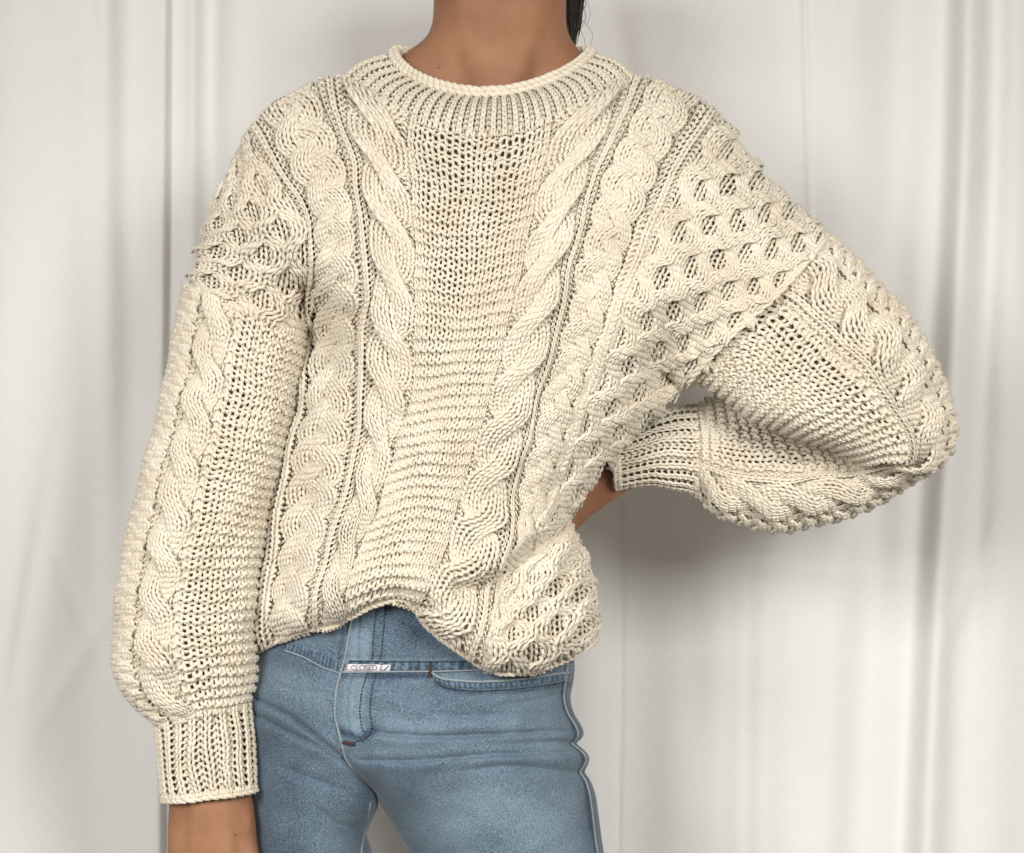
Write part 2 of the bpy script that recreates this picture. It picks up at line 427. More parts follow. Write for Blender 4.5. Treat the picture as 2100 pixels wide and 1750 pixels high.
class Strip:
    """a piece of knitted fabric: guides run along the wales (v), u goes across"""
    def __init__(self, guides, us=None, depth=torso_depth, n=90):
        self.G = np.stack([catmull(g, n) for g in guides]); self.n = n
        self.us = np.linspace(0, 1, len(guides)) if us is None else np.asarray(us, float)
        self.depth = depth
        mid = self.G.mean(0)
        self.len = np.linalg.norm(np.diff(mid, axis=0), axis=1).sum()
        self.wid = np.linalg.norm(self.G[-1] - self.G[0], axis=-1).mean()
    def xy(self, u, v):
        u = np.asarray(u, float); v = np.asarray(v, float)
        f = np.clip(v, -0.03, 1.03) * (self.n - 1); i = np.clip(f.astype(int), 0, self.n - 2); a = (f - i)[..., None]
        k = np.clip(np.searchsorted(self.us, u, side='right') - 1, 0, len(self.us) - 2)
        w = ((u - self.us[k]) / (self.us[k + 1] - self.us[k]))[..., None]
        def at(kk): return self.G[kk, i] * (1 - a) + self.G[kk, i + 1] * a
        if len(self.us) >= 3:
            km = np.clip(k - 1, 0, None); kp = np.clip(k + 2, None, len(self.us) - 1)
            p0, p1, p2, p3 = at(km), at(k), at(k + 1), at(kp)
            w = np.clip(w, -0.2, 1.2)
            return 0.5 * ((2 * p1) + (-p0 + p2) * w + (2 * p0 - 5 * p1 + 4 * p2 - p3) * w ** 2 + (-p0 + 3 * p1 - 3 * p2 + p3) * w ** 3)
        return at(k) * (1 - w) + at(k + 1) * w
    def pos(self, u, v):
        p = unevenness(self.xy(u, v))
        return W3(p[..., 0], p[..., 1], self.depth(p[..., 0], p[..., 1]) + lumps(p[..., 0], p[..., 1]))
    def frame(self, u, v, e=0.006):
        P = self.pos(u, v)
        du = (self.pos(u + e, v) - self.pos(u - e, v)) / (2 * e); dv = (self.pos(u, v + e) - self.pos(u, v - e)) / (2 * e)
        n = np.cross(du, dv); n /= np.linalg.norm(n, axis=-1, keepdims=True) + 1e-12
        n = np.where(n[..., 1:2] > 0, -n, n)
        return P, n, np.linalg.norm(du, axis=-1), np.linalg.norm(dv, axis=-1)

class Tube:
    """a sleeve: two traced outlines with an elliptical section between them; u goes round (0..0.5 = front)"""
    def __init__(self, A, B, dc, rd, n=120, power=1.0):
        self.A = catmull(A, n); self.B = catmull(B, n); self.n = n
        x = np.linspace(0, 1, n)
        self.dc = np.interp(x, *zip(*dc)); self.rd = np.interp(x, *zip(*rd)); 
        for _ in range(8):
            for q in (self.dc, self.rd): q[1:-1] = (q[:-2] + 2 * q[1:-1] + q[2:]) / 4
        mid = (self.A + self.B) / 2
        self.len = np.linalg.norm(np.diff(mid, axis=0), axis=1).sum(); self.wid = np.linalg.norm(self.A - self.B, axis=-1).mean()
        self.wob = 1.0; self.crease = None
    def pos(self, u, v):
        u = np.asarray(u, float); v = np.asarray(v, float)
        f = np.clip(v, 0, 1) * (self.n - 1); i = np.clip(f.astype(int), 0, self.n - 2); a = f - i
        L = lambda q: (q[i] * (1 - a[..., None]) + q[i + 1] * a[..., None]) if q.ndim == 2 else q[i] * (1 - a) + q[i + 1] * a
        A, B, dc, rd = L(self.A), L(self.B), L(self.dc), L(self.rd)
        th = 2 * np.pi * u; c = np.cos(th); s = np.sin(th)
        c2 = np.sign(c) * np.abs(c) ** 0.92; s2 = np.sign(s) * np.abs(s) ** 0.92
        p = (A + B) / 2 + (A - B) / 2 * c2[..., None]
        d = dc - rd * s2
        if self.crease is not None:
            ds, _, _ = dist_line(p[..., 0], p[..., 1], self.crease)
            d = d + np.where(v > 0.5, 0.021 * np.exp(-(ds / 36.0) ** 2), -0.006 * np.exp(-(ds / 60.0) ** 2)) * np.clip((v - 0.5) / 0.06, -1, 1) * np.sign(v - 0.5)
        p = unevenness(p, self.wob); d = d + self.wob * lumps(p[..., 0] + 400 * (s < 0), p[..., 1])
        return W3(p[..., 0], p[..., 1], d)
    def centre(self, v):
        v = np.asarray(v, float); f = np.clip(v, 0, 1) * (self.n - 1); i = np.clip(f.astype(int), 0, self.n - 2); a = f - i
        m = (self.A + self.B) / 2
        c = m[i] * (1 - a[..., None]) + m[i + 1] * a[..., None]; d = self.dc[i] * (1 - a) + self.dc[i + 1] * a
        return W3(c[..., 0], c[..., 1], d)
    def frame(self, u, v, e=0.004):
        u, v = np.broadcast_arrays(np.asarray(u, float), np.asarray(v, float))
        P = self.pos(u, v)
        du = (self.pos(u + e, v) - self.pos(u - e, v)) / (2 * e); dv = (self.pos(u, v + e) - self.pos(u, v - e)) / (2 * e)
        n = np.cross(du, dv); n /= np.linalg.norm(n, axis=-1, keepdims=True) + 1e-12
        o = P - self.centre(v)
        n = np.where((n * o).sum(-1, keepdims=True) < 0, -n, n)
        return P, n, np.linalg.norm(du, axis=-1), np.linalg.norm(dv, axis=-1)

class Sub:
    """part of a surface between two u values"""
    def __init__(self, base, u0, u1, v0=0.0, v1=1.0):
        self.b, self.u0, self.u1, self.v0, self.v1 = base, u0, u1, v0, v1
        self.len = base.len * (v1 - v0)
    def pos(self, u, v): return self.b.pos(self.u0 + (self.u1 - self.u0) * np.asarray(u), self.v0 + (self.v1 - self.v0) * np.asarray(v))
    def frame(self, u, v):
        P, n, a, c = self.b.frame(self.u0 + (self.u1 - self.u0) * np.asarray(u), self.v0 + (self.v1 - self.v0) * np.asarray(v))
        return P, n, a * abs(self.u1 - self.u0), c * abs(self.v1 - self.v0)

def smooth_rows(x, c):
    return x

def knit(surf, ncols, nrows, types, zoff=0.0, umap=None, a=0.185, b=0.72, S=10, K=5, thick=1.0, clip=None, rows=None, cols=None, lift=0.0, vjit=0.05, xjit=0.05, one_run=False, relief_edge=False, zamp=0.95):
    """yarn loops. types: (nrows, ncols) of +1 knit / -1 purl, zoff (ncols,) metres.
    umap(u, v) -> (u', dz) warps (for cables). returns verts, quads, uv"""
    types = np.broadcast_to(np.asarray(types, float), (nrows, ncols)); zo = np.broadcast_to(np.asarray(zoff, float), (ncols,))
    rr, cc = np.meshgrid(np.arange(nrows) if rows is None else rows, np.arange(ncols) if cols is None else cols, indexing='ij')
    rr = rr.ravel(); cc = cc.ravel(); M = len(rr)
    if M == 0: return None
    tau = np.linspace(0, 1, S + 1)[None, :]
    th = 2 * np.pi * tau
    jx = rng.normal(0, xjit, (M, 1)); jy = rng.normal(0, vjit, (M, 1)); jr = 1 + rng.normal(0, 0.07, (M, 1))
    env = np.sin(np.pi * tau)
    x = cc[:, None] + tau + a * np.sin(2 * th) + jx * env
    y = rr[:, None] + 0.5 + b * (-np.cos(th)) * -1 * (1 + rng.normal(0, 0.05, (M, 1)) * env) + jy * env
    # sign of the stitch, blended into its neighbours at the loop's feet
    t0 = types[rr, cc]; tl = types[rr, np.clip(cc - 1, 0, None)]; tr = types[rr, np.clip(cc + 1, None, ncols - 1)]
    z0 = zo[cc]; zl = zo[np.clip(cc - 1, 0, None)]; zr = zo[np.clip(cc + 1, None, ncols - 1)]
    bl = lambda q0, ql, qr: q0[:, None] + np.where(tau < 0.5, ((ql - q0) / 2)[:, None] * np.clip(1 - tau / 0.22, 0, 1), ((qr - q0) / 2)[:, None] * np.clip(1 - (1 - tau) / 0.22, 0, 1))
    sg = bl(t0, tl, tr); zz = bl(z0, zl, zr)
    u = x / ncols; v = y / nrows
    dz = 0.0
    if umap is not None: u, dz = umap(u, v)
    P, n, lu, lv = surf.frame(u, v)
    W = lu / ncols * (getattr(umap, 'wscale', 1.0) if umap is not None else 1.0); H = lv / nrows
    rad = np.clip(np.minimum(np.minimum(R0, 0.25 * W), 0.36 * H), 0.0007, None) * thick
    rad = np.median(rad, axis=1, keepdims=True) * jr
    tu = types[np.clip(rr - 1, 0, None), cc][:, None]
    zf = -sg; zh = -tu * np.ones_like(sg)
    z = ((zf + zh) / 2 * np.cos(2 * th) + (zf - zh) / 2 * np.cos(th) * 1.15) * rad * zamp
    radv = rad * (0.95 + 0.13 * np.clip(z / (rad * zamp), 0, 1))
    if relief_edge: dz = dz * np.clip(-n[..., 1] * 1.5 - 0.15, 0.15, 1.0)
    pts = P + n * (z + zz + dz + lift)[..., None]
    if clip is not None:
        mid = S // 2
        keep = clip(P[:, mid])
        if one_run:
            ks = sorted(set(rr[keep].tolist())); last = -1
            for i, r in enumerate(ks):
                if i and r != ks[i - 1] + 1: last = ks[i - 1]; break
            if last >= 0: keep &= rr <= last
        pts, n, radv = pts[keep], n[keep], radv[keep]
        cc = cc[keep]
    if len(pts) == 0: return None
    return tubes(pts, n, radv, K, 2.2, cc * 2.2)

FIBRE_SEEDS = []
def knit_obj(name, parent, kind=None, **kw):
    r = knit(**kw)
    if r is None: return None
    me = quad_mesh(name, *r)
    if 'ground' not in name:
        k = max(1, len(r[0]) // 60); pick = rng.integers(0, len(r[0]), k); FIBRE_SEEDS.append(r[0][pick])
    return link(name, me, YARN, parent, kind)

def shade_lining(name, surf, parent, nu=24, nv=80, off=-0.0042, clip=None, u=(0, 1), v=(0, 1), wrap=False):  # added brown sheet that paints the gaps between stitches as shaded
    U, V = np.meshgrid(np.linspace(u[0], u[1], nu, endpoint=not wrap), np.linspace(v[0], v[1], nv))
    P, n, _, _ = surf.frame(U, V)
    G = P + n * off
    me = grid_mesh(name, G, wrap)
    if clip is not None:
        import bmesh
        bm = bmesh.new(); bm.from_mesh(me)
        dead = [f for f in bm.faces if not clip(np.array([f.calc_center_median()]))[0]]
        bmesh.ops.delete(bm, geom=dead, context='FACES'); bm.to_mesh(me); bm.free()
    return link(name, me, GAP_SHADE, parent)

def world_to_px(P):
    s = (CAM + P[..., 1]) / CAM
    return P[..., 0] / s / KPX + 1050, 875 - (P[..., 2] - ZC) / s / KPX
def clip_poly(poly):
    def f(P):
        x, y = world_to_px(P); ds, _, _ = dist_line(x, y, list(poly) + [poly[0]]); return in_poly(x, y, poly) | ((ds < 8) & (y < 480))
    return f
CLIP_T = clip_poly(TORSO)

def rope(cross, phase=0.0, hand=1, strands=2, A=0.25, B=0.0030, flat=1.2, ncol=3):
    """umap for strand k of a rope cable: u in the strand (0..1) -> u in the strip"""
    def make(k):
        def f(u, v):
            ph = np.pi * v * cross + phase + k * np.pi
            x = np.tanh(flat * np.cos(ph)) / math.tanh(flat) * A * hand
            s = np.sin(ph)
            w = 0.50 * (1 + 0.30 * np.clip(s, 0, 1))
            edge = (u - 0.5) * 2
            dz = B * (np.where(s > 0, s, 0.75 * s)) + 0.0016 * (1 - edge ** 2) + 0.0010
            return 0.5 + x + (u - 0.5) * w, dz
        f.wscale = 0.5
        return f
    return make
def braid(period, phase=0.0, hand=1, A=0.28, B=0.0021):
    def make(k):
        def f(u, v):
            ph = 2 * np.pi * (v * period + k / 3.0) + phase
            x = A * np.sin(ph) * hand; s = np.sin(2 * ph)
            edge = (u - 0.5) * 2
            return 0.5 + x + (u - 0.5) * 0.42, B * s + 0.0013 * (1 - edge ** 2) + 0.0012
        f.wscale = 0.42
        return f
    return make
def wave(n, period, phase=0.0, A=0.30, B=0.003):
    def make(k):
        def f(u, v):
            ph = 2 * np.pi * v * period + phase
            c = np.tanh(1.5 * np.cos(ph)) / math.tanh(1.5)
            x = (k + 0.5 + (-1) ** k * A * c) / n
            edge = (u - 0.5) * 2
            over = ((-1) ** k) * np.sin(ph) * B
            return x + (u - 0.5) * 0.86 / n, 0.0024 + over * 0.8 + 0.0012 * (1 - edge ** 2)
        f.wscale = 0.86 / n
        return f
    return make

sweater = bpy.data.objects.new('sweater', None); COL.objects.link(sweater)
sweater.location = W3(900, 1300, 0.0).tolist()
SWEATER_PARTS = []
sweater['label'] = 'chunky cream cable-knit sweater with balloon sleeves worn by the person'
sweater['category'] = 'sweater'
sweater.location = (0, 0, 0)

# --- guides on the front (drawing units, top to bottom)
gL0 = [(622, 690), (609, 760), (604, 830), (578, 930), (552, 1050), (532, 1180), (519, 1290), (528, 1336)]
gL1b = [(640, 690), (632, 760), (628, 830), (606, 930), (584, 1050), (566, 1180), (556, 1270), (566, 1320)]
gP_L = [(532, 236), (588, 330), (638, 430), (652, 520), (642, 620), (634, 720), (628, 830), (606, 930), (584, 1050), (566, 1180), (556, 1270), (566, 1320)]
gP_R = [(650, 166), (682, 260), (712, 350), (730, 450), (738, 560), (736, 700), (728, 850), (708, 960), (680, 1080), (648, 1190), (632, 1296)]
gR1_R = [(702, 155), (714, 255), (742, 340), (756, 450), (766, 560), (762, 700), (752, 850), (734, 960), (706, 1080), (672, 1190), (658, 1289)]
gC_R = [(846, 238), (838, 300), (845, 400), (852, 560), (850, 700), (842, 800), (812, 920), (786, 1010), (750, 1100), (716, 1190), (702, 1277)]
gMid = [(985, 270), (980, 400), (962, 560), (946, 700), (926, 800), (890, 920), (866, 1010), (838, 1100), (812, 1180), (790, 1238)]
gD_L = [(1135, 242), (1126, 300), (1092, 430), (1068, 560), (1040, 680), (1008, 800), (970, 920), (946, 1010), (922, 1110), (894, 1185), (856, 1254)]
gD_R = [(1284, 160), (1232, 290), (1204, 350), (1184, 450), (1152, 560), (1128, 680), (1094, 800), (1070, 920), (1042, 1010), (1036, 1100), (990, 1200), (952, 1340)]
gR2_R = [(1334, 160), (1272, 290), (1236, 360), (1210, 450), (1176, 560), (1150, 680), (1114, 800), (1088, 920), (1062, 1010), (1056, 1100), (1014, 1210), (990, 1364)]
gQ_R = [(1440, 206), (1388, 280), (1344, 370), (1304, 460), (1270, 560), (1236, 680), (1190, 800), (1150, 920), (1120, 1010), (1084, 1108), (1046, 1180), (1020, 1270), (1016, 1376)]
gR3_R = [(1480, 244), (1424, 320), (1378, 410), (1338, 495), (1300, 590), (1262, 700), (1214, 810), (1170, 925), (1140, 1020), (1098, 1112)]
gH_R = [(1730, 500), (1690, 600), (1640, 700), (1580, 800), (1520, 890), (1450, 980), (1400, 1060), (1350, 1150)]

def torso_piece(name, guides, us=None):
    return Strip(guides, us)

def add_torso_sheets():
    # one brown sheet of painted shade under the whole front, and the plain back of the sweater
    xs = np.arange(370, 1711, 8.0); ys = np.arange(96, 1392, 8.0)
    X, Y = np.meshgrid(xs, ys)
    poly = np.array(TORSO, float); closed = np.vstack([poly, poly[:1]])
    def sheet(dfun, name, inset):
        ins = in_poly(X, Y, TORSO)
        dist, _, _ = dist_line(X, Y, closed)
        # pull outline vertices onto the silhouette
        bx, by, bd = X.copy(), Y.copy(), np.full(X.shape, 1e9)
        for p, q in zip(closed[:-1], closed[1:]):
            e = q - p; t = np.clip(((X - p[0]) * e[0] + (Y - p[1]) * e[1]) / (e @ e), 0, 1)
            nx, ny = p[0] + t * e[0], p[1] + t * e[1]; dd = np.hypot(X - nx, Y - ny); m = dd < bd
            bx, by, bd = np.where(m, nx, bx), np.where(m, ny, by), np.where(m, dd, bd)
        cx, cy = 900.0, 700.0
        ix, iy = cx - bx, cy - by; il = np.hypot(ix, iy)
        mv = (~ins) | (bd < inset)
        Xs = np.where(mv, bx + ix / il * inset, X); Ys = np.where(mv, by + iy / il * inset, Y)
        G = W3(Xs, Ys, dfun(Xs, Ys))
        i = np.arange(len(ys) - 1)[:, None]; j = np.arange(len(xs) - 1)[None, :]; c = len(xs)
        q = np.stack([i * c + j, i * c + j + 1, (i + 1) * c + j + 1, (i + 1) * c + j], -1).reshape(-1, 4)
        px = X[:-1, :-1] + 4; py = Y[:-1, :-1] + 4
        neck = in_poly(px, py, [(690, 60), (714, 168), (800, 224), (910, 264), (985, 274), (1095, 260), (1205, 212), (1292, 168), (1310, 60)])
        anyin = ins[:-1, :-1] | ins[1:, :-1] | ins[:-1, 1:] | ins[1:, 1:]
        keep = (anyin & ~neck).ravel()
        return link(name, quad_mesh(name, G, q[keep]), GAP_SHADE if 'inner' in name else YARN, sweater)
    sheet(lambda x, y: torso_depth(x, y) + 0.0055, 'inner_shade_layer', 26.0)
    sheet(lambda x, y: 0.085 * field(x, y) + 0.0, 'back_panel', 3.0)
add_torso_sheets()

def rows_for(s, h=15.0): return max(4, int(round(s.len / h)))

# garter-stitch centre panel: each ridge (one knit + one purl row) a piece of its own
def garter(parent, surf, ncols, nrows, clip=None, name='garter_ridge', K=5, S=10, thick=1.02, zamp=0.95):
    t = np.where(np.arange(nrows) % 2 == 0, 1, -1)[:, None] * np.ones((1, ncols))
    for r in range(0, nrows - 1, 2):
        knit_obj(name, parent, surf=surf, ncols=ncols, nrows=nrows, types=t, rows=np.array([r, r + 1]), clip=clip, b=0.80, a=0.13, S=S, K=K, thick=thick, zamp=zamp)

def part(name, label=None):
    o = bpy.data.objects.new(name, None); COL.objects.link(o); o.parent = sweater
    if label: o['label'] = label
    return o

centre = part('garter_panel', 'bumpy garter-stitch panel down the middle of the front')
sC = Strip([gC_R, gMid, gD_L])
garter(centre, sC, 13, 84)

def cable(parent_name, guides, nrows_h, mk, ncol, strands, label=None, clip=None):
    p = part(parent_name, label); s = Strip(guides)
    nr = rows_for(s, nrows_h)
    for k in range(strands):
        knit_obj('strand', p, surf=s, ncols=ncol, nrows=nr, types=1, umap=mk(k), clip=clip, thick=1.12, relief_edge=True)
    n = max(4, int(round(s.wid / 15.0)))
    knit_obj('purl_ground', p, 'stuff', surf=s, ncols=n, nrows=nr, types=-1, zoff=-0.0022, clip=clip, S=8, K=4)
    return p
cable('cable', [gR1_R, gC_R], 11.5, rope(9.9, 0.4, -1), 3, 2, 'thick rope cable left of the garter panel')
cable('cable', [gD_L, gD_R], 11.5, rope(10.6, 0.4, 1), 3, 2, 'thick rope cable right of the garter panel')
cable('plait', [gP_L, gP_R], 11.5, braid(5.6), 3, 3, 'plaited cable nearest the left armhole', CLIP_T)
cable('plait', [gR2_R, gQ_R], 11.5, braid(6.4, 0.5, -1), 3, 3, 'plaited cable running to the right shoulder', CLIP_T)

def ladder(guides, cols, label=None, clip=CLIP_T, h=12.0):
    s = Strip(guides); nr = rows_for(s, h)
    p = part('ladder_rib', label)
    t = np.array(cols); 
    for c0 in range(len(cols)):
        knit_obj('wale', p, surf=s, ncols=len(cols), nrows=nr, types=t[None, :], zoff=np.where(t > 0, 0.0018, -0.0004), cols=np.array([c0]), clip=clip, thick=1.08 if cols[c0] > 0 else 1.0)
ladder([gP_R, gR1_R], [-1, 1, -1], 'narrow ladder rib beside the left rope cable')
ladder([gD_R, gR2_R], [-1, 1, -1], 'narrow ladder rib beside the right rope cable')
ladder([gQ_R, gR3_R], [-1, 1, -1], 'narrow ladder rib beside the right plait')
ladder([gL0, gL1b], [1, 1], 'knit wales along the left side edge of the body')
ladder([[(506, 276), (556, 345), (598, 412), (628, 480), (632, 560), (624, 690)], [(534, 236), (590, 330), (640, 430), (654, 520), (644, 620), (637, 700)]], [-1, 1, -1], 'narrow ladder rib running into the left armhole')

def honeycomb(guides, n, period, label, clip, h=11.5, phase=0.0, A=0.30):
    s = Strip(guides); nr = rows_for(s, h); p = part('honeycomb_panel', label)
    mk = wave(n, period, phase, A)
    for k in range(n):
        knit_obj('strand', p, surf=s, ncols=3 if n > 6 else 2, nrows=nr, types=1, umap=mk(k), clip=clip, one_run=True, relief_edge=True, thick=1.1)
    knit_obj('knit_ground', p, 'stuff', surf=s, ncols=int(n * 2.4), nrows=nr, types=1, zoff=0.0, clip=clip, S=8, K=4)
honeycomb([[(446, 398), (417, 485), (400, 545), (386, 596)], [(506, 276), (556, 345), (598, 412), (628, 480), (632, 560), (624, 696)]], 5, 4.0, 'honeycomb cables on the left shoulder above the sleeve seam', CLIP_T)
honeycomb([gR3_R + [(1060, 1180)], gH_R], 8, 10.5, 'honeycomb cables on the right shoulder and side', CLIP_T, A=0.28)
honeycomb([[(1064, 1128), (1030, 1200), (1012, 1280), (1004, 1376)], [(1108, 1100), (1110, 1200), (1112, 1290), (1108, 1374)], [(1166, 1068), (1206, 1150), (1222, 1250), (1228, 1312)]], 5, 3.6, 'honeycomb cables on the bloused hem at the hip', clip_poly([(1163, 1062), (1198, 1108), (1216, 1190), (1230, 1290), (1218, 1326), (1110, 1378), (1050, 1388), (1000, 1378), (985, 1300), (1000, 1200), (1060, 1120)]))

# ------------------------------------------------------------------ collar
def build_collar():
    inner_f = catmull([(806, 114), (822, 142), (858, 168), (912, 188), (970, 198), (1030, 197), (1088, 186), (1140, 167), (1186, 140), (1215, 113)], 60)
    outer_f = catmull([(700, 158), (742, 196), (800, 226), (850, 248), (910, 268), (975, 278), (1035, 277), (1095, 264), (1145, 243), (1205, 215), (1262, 188), (1304, 160)], 60)
    th = np.linspace(0, np.pi, 60)
    di = 0.010 - 0.084 * np.sin(th) ** 0.65
    do = torso_depth(outer_f[:, 0], outer_f[:, 1]); do = np.minimum(do, 0.03 - 0.05 * np.sin(th))
    # back half: mirrored behind the neck
    ib = np.stack([np.linspace(1213, 808, 62)[1:-1], 114 + 8 * np.sin(th)], -1); dib = 0.012 + 0.062 * np.sin(th)
    ob = np.stack([np.linspace(1304, 700, 62)[1:-1], 160 + 14 * np.sin(th)], -1); dob = do[-1] + 0.075 * np.sin(th)
    I = W3(np.r_[inner_f[:, 0], ib[:, 0]], np.r_[inner_f[:, 1], ib[:, 1]], np.r_[di, dib])
    O = W3(np.r_[outer_f[:, 0], ob[:, 0]], np.r_[outer_f[:, 1], ob[:, 1]], np.r_[do, dob])
    n = len(I)
    def smooth(Q):
        for _ in range(3): Q = (np.roll(Q, 1, 0) + 2 * Q + np.roll(Q, -1, 0)) / 4
        return Q
    I, O = smooth(I), smooth(O)
    cen = I.mean(0)
    class C:
        len = 90.0
        def pos(self, u, v):
            u = np.asarray(u, float) % 1.0; v = np.asarray(v, float); f = u * n; i = f.astype(int) % n; a = (f - f.astype(int))[..., None]; j = (i + 1) % n
            A = I[i] * (1 - a) + I[j] * a; B = O[i] * (1 - a) + O[j] * a; w = v[..., None]
            P = A * (1 - w) + B * w
            bul = 0.006 * np.sin(np.pi * np.clip(v, 0, 1))[..., None]
            out = P - cen; out[..., 2] = 0; out /= np.linalg.norm(out, axis=-1, keepdims=True) + 1e-9
            return P + bul * (0.6 * out + np.array([0, 0, 0.6]))
        def frame(self, u, v, e=0.006):
            P = self.pos(u, v); du = (self.pos(u + e, v) - self.pos(u - e, v)) / (2 * e); dv = (self.pos(u, v + e) - self.pos(u, v - e)) / (2 * e)
            nn = np.cross(du, dv); nn /= np.linalg.norm(nn, axis=-1, keepdims=True) + 1e-9
            nn = -nn
            return P, nn, np.linalg.norm(du, axis=-1), np.linalg.norm(dv, axis=-1)
    s = C()
    lin = shade_lining('collar', s, sweater, 120, 8, wrap=True); lin['label'] = 'ribbed round collar with a rolled edge'
    nc = 112; t = np.where(np.arange(nc) % 2 == 0, 1, -1)
    for c in range(0, nc, 2):
        knit_obj('rib', lin, surf=s, ncols=nc, nrows=9, types=t[None, :], zoff=np.where(t > 0, 0.0018, -0.0008), cols=np.array([c, c + 1]), b=0.76, thick=1.0)
    # rolled edge: a chain of slanting stitches round the opening
    Pc, nc_, _, _ = s.frame(np.linspace(0, 1, 400), np.full(400, 0.02))
    chain('rolled_edge', lin, Pc + nc_ * 0.0022 + np.array([0, -0.001, 0.0015]), 74, 0.0042, closed=True)

def chain(name, parent, path, count, r, closed=False, up=None):
    """bound edge: two rows of fat slanting loops lying along a path"""
    path = np.asarray(path)
    L = np.r_[0, np.cumsum(np.linalg.norm(np.diff(path, axis=0), axis=1))]
    def at(s): return np.stack([np.interp(s, L, path[:, k]) for k in range(3)], -1)
    S = 9; tau = np.linspace(-0.62, 0.62, S)[None, :]
    allp = []; alln = []; allr = []
    for row, sg in ((0, 1), (1, -1)):
        c = (np.arange(count) + 0.5 * row)[:, None] / count * L[-1]; st = L[-1] / count
        s = np.clip(c + tau * st * 1.25 + rng.normal(0, 0.06 * st, (count, 1)), 0, L[-1])
        P = at(s); Tn = at(np.clip(s + 0.002, 0, L[-1])) - at(np.clip(s - 0.002, 0, L[-1])); Tn /= np.linalg.norm(Tn, axis=-1, keepdims=True) + 1e-9
        view = np.array([0.0, -1.0, 0.25]); view /= np.linalg.norm(view)
        side = np.cross(Tn, view); side /= np.linalg.norm(side, axis=-1, keepdims=True) + 1e-9
        nrm = np.cross(side, Tn)
        P = P + side * (sg * (0.55 * r + 0.75 * r * tau[..., None] * 1.2 * sg * 0.9)) + nrm * (0.55 * r * np.cos(np.pi * tau / 1.3)[..., None])
        allp.append(P); alln.append(nrm); allr.append(np.broadcast_to(r * 0.62 * (0.45 + 0.55 * np.cos(np.pi * tau / 1.45)), P.shape[:2]) * (1 + rng.normal(0, 0.08, (count, 1))))
    P = np.concatenate(allp); Nn = np.concatenate(alln); Rr = np.concatenate(allr)
    o = link(name, quad_mesh(name, *tubes(P, Nn, Rr, 7, 2.0)), YARN, parent)
    return o
build_collar()

# hem edge
hem_line = catmull(HEM, 300)[8:-4]
hd = torso_depth(hem_line[:, 0], hem_line[:, 1] - 5)
chain('hem_edge', sweater, W3(hem_line[:, 0], hem_line[:, 1] - 5, hd + 0.0012), 78, 0.0030)

# ------------------------------------------------------------------ sleeves
LA = [(384, 584), (364, 680), (345, 770), (324, 860), (299, 960), (275, 1070), (254, 1160), (240, 1250), (236, 1330), (246, 1390), (278, 1445), (328, 1486)]
LB = [(624, 684), (617, 760), (608, 830), (594, 900), (578, 960), (556, 1040), (538, 1140), (527, 1240), (524, 1330), (522, 1395), (514, 1432), (510, 1452)]
left = Tube(LA, LB, [(0, 0.012), (0.3, -0.012), (1, -0.022)], [(0, 0.066), (0.2, 0.062), (0.6, 0.066), (0.85, 0.060), (1.0, 0.036)])
sl = shade_lining('sleeve', left, sweater, 64, 70, wrap=True); sl['label'] = 'long balloon sleeve hanging straight down on the left'
RA = [(1372, 770), (1404, 796), (1446, 784), (1530, 848), (1622, 892), (1700, 916), (1750, 938), (1766, 952), (1742, 926), (1660, 858), (1560, 812), (1490, 804), (1446, 822), (1424, 848)]
RB = [(1640, 448), (1700, 496), (1768, 560), (1852, 650), (1906, 740), (1936, 820), (1946, 884), (1924, 942), (1852, 988), (1780, 1032), (1680, 1066), (1582, 1076), (1492, 1056), (1430, 1008)]
right = Tube(RA, RB, [(0, 0.0), (0.09, -0.014), (0.3, -0.034), (0.50, -0.012), (0.62, 0.026), (0.8, 0.034), (1, 0.032)], [(0, 0.046), (0.08, 0.064), (0.3, 0.072), (0.5, 0.052), (0.62, 0.055), (0.85, 0.052), (1, 0.034)])
right.crease = [(1446, 800), (1530, 862), (1622, 906), (1700, 932), (1752, 952)]
sr = shade_lining('sleeve', right, sweater, 64, 110, wrap=True); sr['label'] = 'bent balloon sleeve puffed over the elbow with its hand at the hip'

def sleeve_knit(tube, parent, g0, g1, lad, cab, pl, back, h, gw=20.0, rowsn=None):
    nr = rowsn or max(6, int(round(tube.len / h))); nr += nr % 2
    s = Sub(tube, *g0g1(g0, g1)); per = np.pi * tube.wid * 0.92
    n = max(4, int(round(abs(g1 - g0) * per / gw)))
    garter(parent, s, n, nr, thick=1.2, zamp=0.95)
    for (a, b, cols) in lad:
        t = np.array(cols)
        knit_obj('knit_wales', parent, surf=Sub(tube, a, b), ncols=len(cols), nrows=nr, types=t[None, :], zoff=np.where(t > 0, 0.0018, -0.001))
    for (a, b, mk, ncol, ns) in cab:
        sb = Sub(tube, a, b)
        for k in range(ns): knit_obj('cable_strand', parent, surf=sb, ncols=ncol, nrows=nr, types=1, umap=mk(k), thick=1.2)
    knit_obj('knit_ground', parent, 'stuff', surf=Sub(tube, *pl), ncols=max(3, int(round((pl[1] - pl[0]) * per / 14))), nrows=nr, types=1, zoff=-0.0024, S=8, K=4)
    for (a, b) in back:
        n = max(4, int(round(abs(b - a) * per / 17)))
        knit_obj('plain_knit', parent, 'stuff', surf=Sub(tube, a, b), ncols=n, nrows=nr, types=1, S=8, K=4, thick=1.1)
def g0g1(a, b): return a, b

